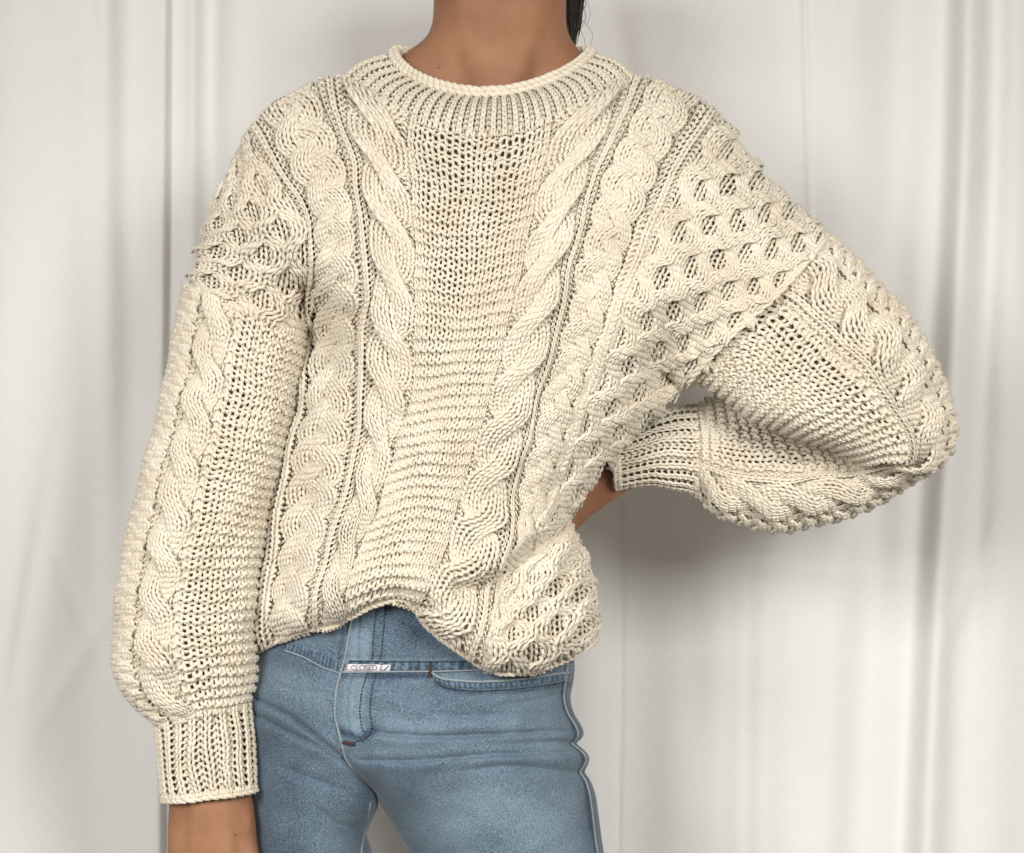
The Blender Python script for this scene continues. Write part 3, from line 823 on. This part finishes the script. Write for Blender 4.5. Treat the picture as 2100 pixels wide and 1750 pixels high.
# u: 0 = outline A, 0.25 = nearest the camera, 0.5 = outline B, then round the back
sleeve_knit(left, sl, 0.225, 0.70, [(0.128, 0.146, [-1]), (-0.03, 0.035, [1, 1, 1, 1])], [(0.03, 0.132, braid(10.5, 0, 1, 0.27, 0.0016), 3, 3), (0.142, 0.228, rope(9.0, 0.4, -1, 2, 0.25, 0.0042), 3, 2)], (-0.03, 0.24), [(0.70, 0.98)], 11.6)
sleeve_knit(right, sr, -0.22, 0.275, [(0.275, 0.30, [-1, 1]), (0.40, 0.42, [1, 1]), (0.52, 0.57, [1, 1, 1, 1])], [(0.30, 0.402, rope(12, 0.4, 1, 2, 0.25, 0.0055), 3, 2), (0.418, 0.525, braid(11.5, 0, 1, 0.28, 0.0030), 3, 3)], (0.26, 0.58), [(0.56, 0.78)], 11.6, 16.0)

# cuffs
def cuff(A, B, dc, rd, label, count, nr):
    t = Tube(A, B, dc, rd, 60)
    o = shade_lining('cuff', t, sweater, 48, 24, wrap=True); o['label'] = label
    nc = 40; ty = np.where(np.arange(nc) % 2 == 0, 1, -1)
    for c in range(0, nc, 2):
        knit_obj('rib', o, surf=t, ncols=nc, nrows=nr, types=ty[None, :], zoff=np.where(ty > 0, 0.0022, -0.0008), cols=np.array([c, c + 1]), b=0.74)
    u = np.linspace(0, 1, 200)
    P, n, _, _ = t.frame(u, np.full(200, 0.985))
    chain('cuff_edge', o, P + n * 0.001, 34, 0.0030)
    return t
cuff([(322, 1476), (330, 1530), (334, 1590), (342, 1644)], [(512, 1440), (512, 1500), (516, 1560), (522, 1624)], [(0, -0.022), (1, -0.024)], [(0, 0.037), (0.15, 0.034), (1, 0.035)], 'ribbed cuff at the wrist of the hanging arm', 34, 13)
cuff([(1432, 838), (1370, 850), (1316, 868), (1258, 892)], [(1436, 1014), (1400, 998), (1340, 990), (1266, 1000)], [(0, 0.03), (1, 0.035)], [(0, 0.034), (0.2, 0.030), (1, 0.030)], 'ribbed cuff at the wrist of the bent arm', 34, 13)

# seam ridges where the sleeves are sewn on
for ln in ([(384, 592), (430, 606), (500, 634), (560, 660), (622, 692)], [(1694, 488), (1640, 552), (1588, 608), (1496, 690), (1446, 742), (1410, 784)]):
    c = catmull(ln, 60); d = torso_depth(c[:, 0], c[:, 1])
    chain('shoulder_seam', sweater, W3(c[:, 0], c[:, 1], d - 0.0012), 22, 0.0026)

# ------------------------------------------------------------------ the person
def ring(cx, cy, hw, hd, d, ax=(1, 0), n=28, sq=1.0):
    """closed ring of points: half width hw (drawing units) along ax, half depth hd (m)"""
    t = np.linspace(0, 2 * np.pi, n, endpoint=False)
    return W3(cx + hw * np.cos(t) * ax[0], cy + hw * np.cos(t) * ax[1], d - hd * np.sin(t))
def loft(rings):
    V = np.concatenate(rings); n = len(rings[0]); m = len(rings)
    F = []
    for i in range(m - 1):
        for j in range(n): F.append((i * n + j, i * n + (j + 1) % n, (i + 1) * n + (j + 1) % n, (i + 1) * n + j))
    F.append(tuple(range(n - 1, -1, -1))); F.append(tuple((m - 1) * n + j for j in range(n)))
    return V, F
def resample(P, n):
    P = np.asarray(P, float); x = np.linspace(0, len(P) - 1, n)
    Q = np.vstack([2 * P[0] - P[1], P, 2 * P[-1] - P[-2]]); i = np.clip(x.astype(int), 0, len(P) - 2); t = (x - i)[:, None]
    p0, p1, p2, p3 = Q[i], Q[i + 1], Q[i + 2], Q[i + 3]
    return 0.5 * ((2 * p1) + (-p0 + p2) * t + (2 * p0 - 5 * p1 + 4 * p2 - p3) * t ** 2 + (-p0 + 3 * p1 - 3 * p2 + p3) * t ** 3)

def build_body():
    import bmesh
    pieces = []
    # trunk: xl, xr, y, half depth, centre depth
    T = resample([(890, 1163, -190, 0.062, 0.0), (889, 1163, -90, 0.060, 0.0), (888, 1163, 0, 0.058, 0.0), (886, 1162, 45, 0.058, 0.002), (876, 1168, 75, 0.058, 0.006),
                  (836, 1190, 104, 0.054, 0.010), (775, 1236, 146, 0.050, 0.012), (690, 1330, 205, 0.050, 0.014), (620, 1420, 280, 0.060, 0.012), (620, 1400, 380, 0.082, 0.004),
                  (660, 1300, 560, 0.088, 0.0), (670, 1200, 800, 0.078, 0.0), (640, 1140, 1000, 0.072, 0.0), (600, 1120, 1200, 0.07, 0.01), (590, 1110, 1330, 0.06, 0.02)], 60)
    pieces.append(loft([ring((a + b) / 2, y, (b - a) / 2, hd, d, n=40) for a, b, y, hd, d in T]))
    def limb(P, n):
        Q = resample(P, n); rs = []
        tan = np.gradient(Q[:, :2], axis=0); tan /= np.linalg.norm(tan, axis=1, keepdims=True)
        for q, t in zip(Q, tan): rs.append(ring(q[0], q[1], q[3], q[4], q[2], (-t[1], t[0])))
        pieces.append(loft(rs))
    # hanging arm: x, y, depth, half width, half depth
    limb([(600, 300, 0.01, 70, 0.05), (540, 480, 0.0, 74, 0.045), (470, 800, -0.01, 72, 0.04), (420, 1120, -0.015, 70, 0.036), (415, 1400, -0.022, 72, 0.030), (430, 1600, -0.024, 84, 0.026), (434, 1680, -0.024, 93, 0.024), (436, 1750, -0.024, 97, 0.021), (440, 1850, -0.025, 96, 0.018), (444, 1920, -0.026, 92, 0.014)], 40)
    for k, (x0, x1, L) in enumerate([(372, 366, 150), (418, 416, 185), (464, 468, 178), (506, 512, 140)]):
        limb([(x0, 1890, -0.026, 22, 0.010), (x0 + (x1 - x0) * .5, 1890 + L * .5, -0.034, 20, 0.009), (x1, 1890 + L * 0.8, -0.030, 18, 0.008), (x1, 1890 + L, -0.022, 13, 0.006)], 12)
    limb([(505, 1760, -0.03, 26, 0.013), (545, 1830, -0.042, 24, 0.012), (560, 1910, -0.046, 22, 0.010), (562, 1960, -0.042, 14, 0.007)], 12)
    # bent arm: forearm comes forward from the elbow, wrist at the hip, hand behind the waist
    limb([(1400, 320, 0.01, 70, 0.05), (1560, 560, -0.005, 74, 0.045), (1700, 760, 0.0, 60, 0.032), (1800, 880, 0.012, 46, 0.026), (1700, 975, 0.036, 42, 0.022), (1540, 968, 0.040, 44, 0.022), (1400, 938, 0.036, 50, 0.022), (1290, 950, 0.036, 54, 0.021), (1222, 990, 0.042, 54, 0.018), (1150, 1040, 0.052, 60, 0.016), (1080, 1100, 0.062, 62, 0.014)], 46)
    for k in range(4):
        limb([(1110 - 8 * k, 1070 + 26 * k, 0.064, 20, 0.010), (1050 - 6 * k, 1090 + 28 * k, 0.080, 19, 0.009), (990 - 4 * k, 1105 + 28 * k, 0.088, 16, 0.008)], 8)
    limb([(1150, 1060, 0.05, 24, 0.012), (1120, 1110, 0.03, 22, 0.011), (1100, 1150, 0.02, 18, 0.009)], 8)
    # tendons on the back of the hand and the wrist bone
    limb([(402, 1640, -0.0475, 9, 0.007), (396, 1750, -0.0455, 10, 0.007), (378, 1890, -0.037, 14, 0.008)], 10)
    limb([(432, 1640, -0.047, 9, 0.007), (430, 1750, -0.047, 10, 0.007), (420, 1890, -0.039, 14, 0.008)], 10)
    limb([(462, 1640, -0.046, 9, 0.007), (468, 1750, -0.0465, 10, 0.007), (468, 1890, -0.038, 14, 0.008)], 10)
    limb([(498, 1650, -0.030, 12, 0.008), (506, 1690, -0.032, 20, 0.014), (502, 1730, -0.030, 14, 0.008)], 8)
    # neck muscles and throat
    limb([(935, -150, -0.030, 26, 0.022), (950, -40, -0.034, 26, 0.016), (962, 60, -0.037, 22, 0.013), (975, 150, -0.034, 20, 0.012), (980, 190, -0.028, 16, 0.010)], 16)
    limb([(1120, -150, -0.028, 26, 0.022), (1100, -40, -0.034, 26, 0.016), (1080, 60, -0.037, 22, 0.013), (1066, 150, -0.034, 20, 0.012), (1060, 190, -0.028, 16, 0.010)], 16)
    limb([(1022, -160, -0.040, 48, 0.022), (1022, -40, -0.046, 36, 0.016), (1020, 60, -0.040, 44, 0.014), (1018, 150, -0.036, 56, 0.015), (1018, 230, -0.036, 60, 0.016)], 14)
    V = []; F = []; off = 0
    for v, f in pieces:
        V += v.tolist(); F += [tuple(i + off for i in q) for q in f]; off += len(v)
    me = bpy.data.meshes.new('body'); me.from_pydata(V, [], F); me.update()
    o = link('person', me, SKIN, label='person in a cream sweater and blue jeans, hand on hip, seen from neck to thighs', cat='person')
    bm = bmesh.new(); bm.from_mesh(me); bmesh.ops.recalc_face_normals(bm, faces=bm.faces); bm.to_mesh(me); bm.free()
    rm = o.modifiers.new('remesh', 'REMESH'); rm.mode = 'VOXEL'; rm.voxel_size = 0.0042; rm.use_smooth_shade = True
    sm = o.modifiers.new('smooth', 'SMOOTH'); sm.factor = 0.6; sm.iterations = 22
    dg = bpy.context.evaluated_depsgraph_get()
    me2 = bpy.data.meshes.new_from_object(o.evaluated_get(dg)); o.modifiers.clear(); o.data = me2
    if not me2.materials: me2.materials.append(SKIN)
    me2.polygons.foreach_set('use_smooth', np.ones(len(me2.polygons), bool))
    return o
person = build_body()

def hair_lock():
    n = 520; S = 14
    t = np.linspace(0, 1, S)[None, :]
    a = rng.normal(0, 1, (n, 1)); b = rng.normal(0, 1, (n, 1)); ln = rng.uniform(0.75, 1.0, (n, 1))
    y = -190 + (285 * ln) * t
    w = np.interp(y, [-190, -30, 20, 60, 95], [36, 26, 17, 13, 4])
    cx = np.interp(y, [-190, -20, 20, 60, 95], [1165, 1176, 1178, 1177, 1176])
    x = cx + np.clip(a, -1.6, 1.6) * w * 0.55 + 2.5 * np.sin(6 * t + a * 3)
    d = 0.030 + np.clip(b, -1.6, 1.6) * w * 0.55 * KPX + 0.004 * np.sin(5 * t + b)
    P = W3(x, y, d); nn = np.zeros_like(P); nn[..., 1] = -1
    r = np.broadcast_to(0.00055 * (1.05 - 0.6 * t ** 4), P.shape[:2])
    parts = [(P, nn, r)]
    # loose curls
    m = 9; t = np.linspace(0, 1, 22)[None, :]; s = rng.uniform(0, 1, (m, 1))
    y0 = rng.uniform(-60, 60, (m, 1)); L = rng.uniform(30, 80, (m, 1)); amp = rng.uniform(3, 16, (m, 1)); ph = rng.uniform(0, 6, (m, 1))
    y = y0 + L * t + 4 * np.sin(7 * t + ph); x = 1186 + 8 * s + amp * np.sin(math.pi * t) + rng.uniform(0, 26, (m, 1)) * t * (s > 0.55) + 3 * np.sin(9 * t + ph)
    x = np.where(y > 40, np.minimum(x, 1230), x)
    P2 = W3(x, y, 0.03 + 0.01 * np.sin(4 * t + ph)); n2 = np.zeros_like(P2); n2[..., 1] = -1
    v1, q1, u1 = tubes(*parts[0], K=4); v2, q2, u2 = tubes(P2, n2, np.full(P2.shape[:2], 0.00016), K=4)
    # the thin end of the lock that reaches the collar
    t = np.linspace(0, 1, 12)[None, :]; k = rng.normal(0, 1, (14, 1))
    P3 = W3(1174 + 10 * t + k * 1.1, 84 + 26 * t, 0.022 + 0 * t + 0 * k); n3 = np.zeros_like(P3); n3[..., 1] = -1
    v3, q3, u3 = tubes(P3, n3, np.full(P3.shape[:2], 0.0005), K=4)
    me = quad_mesh('hair', np.concatenate([v1, v2, v3]), np.concatenate([q1, q2 + len(v1), q3 + len(v1) + len(v2)]))
    o = link('hair', me, HAIR, person); o['label'] = 'black lock of hair hanging beside the neck'
hair_lock()

# ------------------------------------------------------------------ jeans
J_XL = [(1150, 590), (1240, 560), (1330, 516), (1450, 490), (1560, 488), (1650, 496), (1750, 510), (1900, 525)]
J_XC = [(1150, 745), (1258, 723), (1354, 706), (1412, 691), (1465, 687), (1511, 698), (1554, 710), (1590, 738), (1626, 770), (1640, 776)]
J_LR = [(1626, 770), (1650, 776), (1680, 764), (1710, 752), (1750, 762), (1800, 748), (1900, 735)]
J_RL = [(1626, 770), (1640, 776), (1670, 793), (1710, 815), (1750, 838), (1800, 862), (1900, 905)]
J_XR = [(1150, 1150), (1300, 1170), (1360, 1178), (1395, 1176), (1430, 1170), (1460, 1176), (1485, 1190), (1503, 1197), (1516, 1192), (1524, 1182), (1532, 1190), (1545, 1204), (1558, 1209), (1572, 1204), (1584, 1199), (1600, 1210), (1625, 1220), (1660, 1226), (1720, 1234), (1780, 1243), (1900, 1258)]
def cv(tab):
    t = catmull(tab, 160); return lambda y: np.interp(y, t[:, 0], t[:, 1])
xl, xc, lr, rl, xr = cv(J_XL), cv(J_XC), cv(J_LR), cv(J_RL), cv(J_XR)
FOLDS = [  # polyline, width, depth of the groove, roll height on the lower side
    ([(470, 1405), (530, 1436), (595, 1468), (650, 1510), (702, 1554), (760, 1618)], 7, 0.0065, 0.004),
    ([(480, 1452), (540, 1474), (600, 1505), (660, 1534), (704, 1560)], 7, 0.006, 0.005),
    ([(762, 1501), (800, 1507), (881, 1511), (1000, 1508), (1100, 1502), (1190, 1498)], 6, 0.0055, 0.005),
    ([(737, 1560), (800, 1562), (881, 1559), (960, 1552), (1024, 1547), (1100, 1545), (1190, 1540)], 6, 0.0050, 0.005),
    ([(960, 1580), (1040, 1570), (1120, 1578), (1200, 1586)], 8, 0.003, 0.003),
    ([(1010, 1450), (1080, 1440), (1168, 1420)], 7, 0.0025, 0.002),
    ([(880, 1462), (960, 1470), (1060, 1462)], 9, 0.002, 0.002),
    ([(1120, 1522), (1190, 1522)], 6, 0.005, 0.003),
    ([(560, 1400), (610, 1420), (670, 1420)], 12, 0.002, 0.002),
    ([(540, 1560), (620, 1590), (700, 1620), (752, 1650)], 14, 0.0022, 0.003),
    ([(640, 1650), (690, 1690), (752, 1706)], 9, 0.0025, 0.002),
]
PUCKER = [[(780, 1215), (771, 1258), (763, 1352), (750, 1392), (742, 1420), (738, 1460), (746, 1500)], [(797, 1215), (780, 1352), (768, 1392), (762, 1420), (759, 1460), (762, 1495), (735, 1520)],
          [(703, 1384), (900, 1382), (1176, 1366)], [(709, 1350), (900, 1350), (1176, 1342)], [(890, 1398), (912, 1414), (988, 1420), (1166, 1402)], [(584, 1338), (622, 1352), (660, 1372), (698, 1386)],
          [(728, 1215), (716, 1258), (700, 1354), (683, 1412), (680, 1465), (692, 1515), (706, 1560), (736, 1596)]]
def jeans_depth(px, py, side):
    px = np.asarray(px, float); py = np.asarray(py, float)
    a = np.where(side < 0, xl(py), np.where(py < 1626, xc(py), rl(py))); b = np.where(side < 0, np.where(py < 1626, xc(py), lr(py)), xr(py))
    f = np.clip((px - a) / np.maximum(b - a, 1), 0, 1)                 # across this leg
    leg = np.sqrt(np.maximum(1 - (2 * f - 1) ** 2, 0))
    g = np.clip((px - xl(py)) / np.maximum(xr(py) - xl(py), 1), 0, 1)
    hip = np.maximum(1 - np.abs(2 * g - 1) ** 2.6, 0) ** 0.5
    w = 1 / (1 + np.exp(-(py - 1622) / 34.0))
    d = 0.022 - (1 - w) * 0.094 * hip - w * 0.084 * leg + np.where(side < 0, 0.010, 0.0) * w
    for line, wd, dep, roll in FOLDS:
        wd = wd * 0.62; dep = dep * 1.25
        ds, sd, t = dist_line(px, py, line)
        fade = np.sin(np.pi * np.clip(t, 0.02, 0.98)) ** 0.4
        d = d + fade * (dep * np.exp(-ds / (0.75 * wd)) - np.where(sd > 0, roll, roll * 0.4) * 0.75 * np.exp(-((ds - 3.0 * wd) / (3.6 * wd)) ** 2))
    # small crumples all over
    k1 = np.sin(px / 23.0 + 1.9 * np.sin(py / 31.0)) * np.sin(py / 14.0 + 1.3 * np.sin(px / 47.0))
    k2 = np.sin(py / 8.5 + 1.6 * np.sin(px / 35.0) + px / 90.0)
    near = np.exp(-((py - 1530) / 90.0) ** 2) + 0.4
    d = d + 0.0007 * k1 + 0.00028 * k2 * near * np.clip((px - 740) / 120.0, 0.25, 1)
    # the stitched seams pull the cloth in
    for line in PUCKER:
        ds, _, t = dist_line(px, py, line)
        d = d + np.exp(-(ds / 4.5) ** 2) * (0.0011 + 0.0007 * np.sin(t * 90.0 + 3 * np.sin(t * 23.0)))
    return d
WEAR = [([(735, 1300), (722, 1400), (714, 1470), (728, 1500)], 17, 0.26), ([(756, 1300), (745, 1400), (738, 1480)], 9, 0.16),
        ([(720, 1366), (900, 1366), (1165, 1366)], 9, 0.16), ([(800, 1480), (900, 1488), (1050, 1480)], 16, 0.10), ([(780, 1530), (900, 1530), (1150, 1520)], 14, 0.08),
        ([(560, 1380), (620, 1410), (670, 1440)], 26, 0.08), ([(900, 1700), (1000, 1650), (1100, 1700), (1150, 1780)], 70, 0.12), ([(895, 1392), (990, 1404), (1160, 1384)], 8, 0.14),
        ([(600, 1640), (650, 1760)], 60, 0.05)]
PAINTED_SHADE = [([(703, 1388), (800, 1387), (900, 1386)], 5, -0.22), ([(892, 1404), (950, 1421), (1060, 1418), (1166, 1404)], 5, -0.22), ([(584, 1326), (640, 1344), (700, 1372)], 6, -0.18), ([(700, 1500), (740, 1516), (764, 1500)], 8, -0.22), ([(716, 1215), (704, 1300), (694, 1354)], 5, -0.16), ([(1166, 1350), (1156, 1430), (1178, 1500), (1196, 1560), (1212, 1700)], 5, -0.18), ([(740, 1250), (735, 1354), (716, 1410), (712, 1470), (722, 1508)], 4, -0.16), ([(706, 1384), (880, 1384)], 8, -0.12), ([(560, 1540), (570, 1650), (580, 1760)], 80, -0.14), ([(1180, 1400), (1200, 1560), (1225, 1750)], 22, -0.10), ([(850, 1600), (820, 1680), (870, 1760)], 40, -0.08), ([(640, 1360), (560, 1350)], 30, -0.10), ([(850, 1300), (800, 1250)], 50, -0.10),  # shade painted into the denim: beside seams, under the hem, on the left leg
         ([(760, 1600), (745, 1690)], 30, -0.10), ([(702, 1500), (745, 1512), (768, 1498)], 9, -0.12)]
def build_jeans():
    root = bpy.data.objects.new('jeans', None); COL.objects.link(root)
    root['label'] = 'washed blue denim jeans worn low under the sweater'; root['category'] = 'jeans'
    ys = np.arange(1190, 1881, 3.6); f = (1 - np.cos(np.linspace(0, np.pi, 150))) / 2
    f = 0.5 * f + 0.5 * np.linspace(0, 1, 150)
    for side, nm in ((-1, 'trouser_leg'), (1, 'trouser_leg')):
        a = xl(ys) if side < 0 else np.where(ys < 1626, xc(ys), rl(ys)); b = (np.where(ys < 1626, xc(ys), lr(ys))) if side < 0 else xr(ys)
        X = a[:, None] + (b - a)[:, None] * f[None, :]; Y = np.broadcast_to(ys[:, None], X.shape)
        D = jeans_depth(X, Y, side)
        fr = W3(X, Y, D)
        Db = 0.015 + (0.015 - D) * 1.0
        # the two halves share the middle line above the crotch
        bk = W3(X, Y, 0.015 + np.abs(0.015 - D) * 1.05)[:, ::-1]
        G = np.concatenate([fr, bk[:, 1:-1]], 1)
        me = grid_mesh(nm, G, True)
        wear_shade = np.zeros(X.shape)
        for line, wd, am in WEAR + PAINTED_SHADE:
            ds, _, _ = dist_line(X, Y, line); wear_shade += am * np.exp(-(ds / wd) ** 2)
        wear_shade = np.concatenate([wear_shade, np.zeros((len(ys), bk.shape[1] - 2))], 1)
        at = me.attributes.new('wear_shade', 'FLOAT', 'POINT'); at.data.foreach_set('value', wear_shade.ravel().astype(np.float32))
        o = link(nm, me, DENIM, root)
        o['label'] = 'left-hand trouser leg in shadow' if side < 0 else 'right-hand trouser leg, thigh wrinkled at the hip'
    def surf(p, lift=0.0012):
        p = np.asarray(p); s = np.where(p[:, 0] < np.where(p[:, 1] < 1626, xc(p[:, 1]), 775) - 0.5, -1, 1)
        d = np.where(s < 0, jeans_depth(p[:, 0], p[:, 1], -1), jeans_depth(p[:, 0], p[:, 1], 1))
        return W3(p[:, 0], p[:, 1], d - lift)
    def cord(name, pts, r, mat, lift=0.0004, n=90, flat=None):
        c = catmull(pts, n); P = surf(c, lift)[None]
        nn = np.zeros_like(P); nn[..., 1] = -1
        me = quad_mesh(name, *tubes(P, nn, np.full(P.shape[:2], r), 8)); return link(name, me, mat, root)
    def dashes(name, pts, step=9.0, ln=0.75, r=0.0006, mat=THREAD, lift=0.0006):
        c = catmull(pts, 400); L = np.r_[0, np.cumsum(np.linalg.norm(np.diff(c, axis=0), axis=1))]
        k = int(L[-1] / step); s = (np.arange(k)[:, None] + 0.15 + ln * np.linspace(0, 1, 4)[None, :]) * step
        q = np.stack([np.interp(s, L, c[:, 0]), np.interp(s, L, c[:, 1])], -1)
        P = surf(q.reshape(-1, 2), lift).reshape(k, 4, 3); nn = np.zeros_like(P); nn[..., 1] = -1
        r_ = np.broadcast_to(r * np.array([0.5, 1, 1, 0.5]), P.shape[:2])
        return link(name, quad_mesh(name, *tubes(P, nn, r_, 5)), mat, root)
    def band(name, up, lo, mat, lift=0.0018, n=90, m=7):
        A = catmull(up, n); B = catmull(lo, n); w = np.linspace(0, 1, m)[None, :, None]
        Q = A[:, None] * (1 - w) + B[:, None] * w
        prof = np.sin(np.pi * np.linspace(0, 1, m)) ** 0.35
        P = surf(Q.reshape(-1, 2), 0.0).reshape(n, m, 3); P[..., 1] -= lift * prof[None, :] - 0.0006
        me = grid_mesh(name, P); at = me.attributes.new('wear_shade', 'FLOAT', 'POINT')
        puck = -0.10 + 0.17 * np.sin(np.arange(n) * 1.9 + rng.normal(0, 0.5, n))[:, None] * np.ones((1, m)) + rng.normal(0, 0.06, (n, m)) + 0.20 * (np.abs(np.linspace(-1, 1, m)) > 0.7)[None, :]
        at.data.foreach_set('value', puck.ravel().astype(np.float32))
        return link(name, me, mat, root)
    # fly edge, yoke seam, pocket, stitching
    fly = [(733, 1215), (723, 1258), (714, 1310), (706, 1354), (697, 1385), (689, 1420), (687, 1465), (693, 1495), (702, 1530), (712, 1560), (738, 1592), (768, 1624)]
    cord('fly_edge', fly, 0.0011, SEAM, 0.0005)
    dashes('fly_stitch', [(780, 1215), (771, 1258), (766, 1310), (763, 1352), (750, 1392), (742, 1420), (738, 1460), (742, 1492), (750, 1506)], 7)
    dashes('fly_stitch', [(797, 1215), (790, 1258), (785, 1310), (780, 1352), (768, 1392), (762, 1420), (759, 1460), (763, 1490), (757, 1508), (735, 1520), (712, 1526)], 7)
    band('yoke_seam', [(709, 1352), (800, 1353), (900, 1353), (1000, 1352), (1176, 1344)], [(703, 1379), (800, 1378), (900, 1377), (1000, 1373), (1176, 1362)], DENIM, 0.0018)
    dashes('yoke_stitch', [(715, 1356), (800, 1357), (900, 1357), (1000, 1356), (1172, 1348)], 6, mat=THREAD, lift=0.0022)
    cord('yoke_piping', [(703, 1379), (800, 1378), (900, 1377), (1000, 1373), (1176, 1362)], 0.0007, SEAM, 0.001)
    band('yoke_seam', [(590, 1318), (630, 1326), (670, 1342), (704, 1356)], [(584, 1334), (622, 1348), (660, 1368), (700, 1382)], DENIM, 0.0018, 50)
    cord('yoke_piping', [(584, 1334), (622, 1348), (660, 1368), (700, 1382)], 0.0007, SEAM, 0.001)
    band('pocket_edge', [(884, 1380), (905, 1392), (940, 1397), (988, 1399), (1060, 1395), (1166, 1380)], [(890, 1392), (912, 1408), (950, 1413), (988, 1414), (1060, 1410), (1166, 1396)], DENIM, 0.0024)
    cord('pocket_piping', [(884, 1379), (905, 1391), (940, 1396), (988, 1398), (1060, 1394), (1166, 1379)], 0.0011, SEAM, 0.0018)
    dashes('pocket_stitch', [(890, 1396), (912, 1410), (950, 1416), (988, 1417), (1060, 1413), (1166, 1399)], 7, lift=0.001)
    # side seam
    ss = np.array(J_XR, float); ss = ss[(ss[:, 0] > 1330)]
    off = np.interp(ss[:, 0], [1340, 1400, 1440, 1500, 1560, 1620, 1900], [12, 16, 13, 12, 7, 12, 15])
    line = list(zip(ss[:, 1] - off, ss[:, 0]))
    cord('side_seam', line, 0.0010, SEAM, 0.0004, 140)
    cord('side_seam', [(x - 5, y) for x, y in line], 0.0005, THREAD, 0.0002, 140)
    # inner-leg seam below the fly
    cord('inseam', [(760, 1645), (752, 1690), (742, 1740), (738, 1800)], 0.0008, SEAM, 0.0004, 40)
    # bar tacks
    cord('bar_tack', [(884, 1358), (883, 1372), (881, 1390)], 0.0011, TACK, 0.0022, 20)
    cord('bar_tack', [(704, 1522), (716, 1525), (728, 1526)], 0.0017, TACK, 0.0012, 20)
    # woven tag on the fly
    A = [(712, 1359), (757, 1360), (802, 1361)]; B = [(706, 1378), (755, 1379), (799, 1378)]
    t = band('woven_tag', A, B, TAGM, 0.0030, 20, 6); t['label'] = 'small white woven tag with grey lettering'
    dashes('tag_stitch', [(712, 1360), (709, 1378)], 5, lift=0.004); dashes('tag_stitch', [(783, 1361), (780, 1378)], 5, lift=0.004)
    dashes('tag_stitch', [(786, 1375), (800, 1364)], 5, lift=0.004)
    def text(s, cx, cy, size, nm):
        cu = bpy.data.curves.new(nm, 'FONT'); cu.body = s; cu.size = size; cu.align_x = 'CENTER'; cu.align_y = 'CENTER'; cu.extrude = 0.0001
        o = bpy.data.objects.new(nm, cu); COL.objects.link(o)
        dg = bpy.context.evaluated_depsgraph_get(); me = bpy.data.meshes.new_from_object(o.evaluated_get(dg)); bpy.data.objects.remove(o)
        q = link(nm, me, INK, t); P = surf(np.array([[cx, cy]]), 0.0036)[0]; q.location = P; q.rotation_euler = (math.radians(90), 0, math.radians(0))
    text('CLOSED', 746, 1370, 0.0062, 'tag_lettering')
    for yy_, x0_, x1_ in ((1364.2, 727, 766), (1375.6, 729, 763)): dashes('tag_lettering', [(x0_, yy_), (x1_, yy_)], 2.4, 0.7, 0.00016, INK, 0.0036)
    return root
build_jeans()

# moles on the neck and wrist
def mole(px, py, r, name='mole'):
    dg = bpy.context.evaluated_depsgraph_get(); 
    o0 = Vector((0, -CAM, ZC)); tgt = Vector(W3(px, py, 0.0).tolist()); ok, loc, nor, _ = person.ray_cast(o0, (tgt - o0).normalized())
    if not ok: return
    import bmesh
    bm = bmesh.new(); bmesh.ops.create_uvsphere(bm, u_segments=10, v_segments=6, radius=r)
    for v in bm.verts: v.co.z *= 0.35; v.co.x *= 1 + 0.2 * math.sin(5 * v.co.y / r)
    rot = nor.to_track_quat('Z', 'Y').to_matrix()
    for v in bm.verts: v.co = rot @ v.co + loc
    me = bpy.data.meshes.new(name); bm.to_mesh(me); bm.free(); link(name, me, MOLE, person)
mole(899, 139, 0.0010); mole(899, 109, 0.0006); mole(1143, 78, 0.0006); mole(482, 1712, 0.0009)

# stray cotton fibres standing off the yarn
def fibres():
    P0 = np.concatenate(FIBRE_SEEDS); P0 = P0[rng.permutation(len(P0))[:8000]]; n = len(P0)
    d0 = rng.normal(0, 1, (n, 3)); d0[:, 1] = -np.abs(d0[:, 1]) * 0.8; d0 /= np.linalg.norm(d0, axis=1, keepdims=True)
    d1 = rng.normal(0, 1, (n, 3)); L = rng.uniform(0.002, 0.0052, (n, 1, 1)); t = np.linspace(0, 1, 4)[None, :, None]
    P = P0[:, None] + L * (d0[:, None] * t + 0.45 * d1[:, None] * t * t)
    nn = np.broadcast_to(np.array([0.31, -0.9, 0.3]), P.shape)
    r = np.broadcast_to(0.00009 * np.array([1, 1, 0.8, 0.35])[None], P.shape[:2])
    v, q, uv = tubes(P, nn, r, 3)
    link('stray_fibres', quad_mesh('stray_fibres', v, q, uv), YARN, sweater, 'stuff')
fibres()
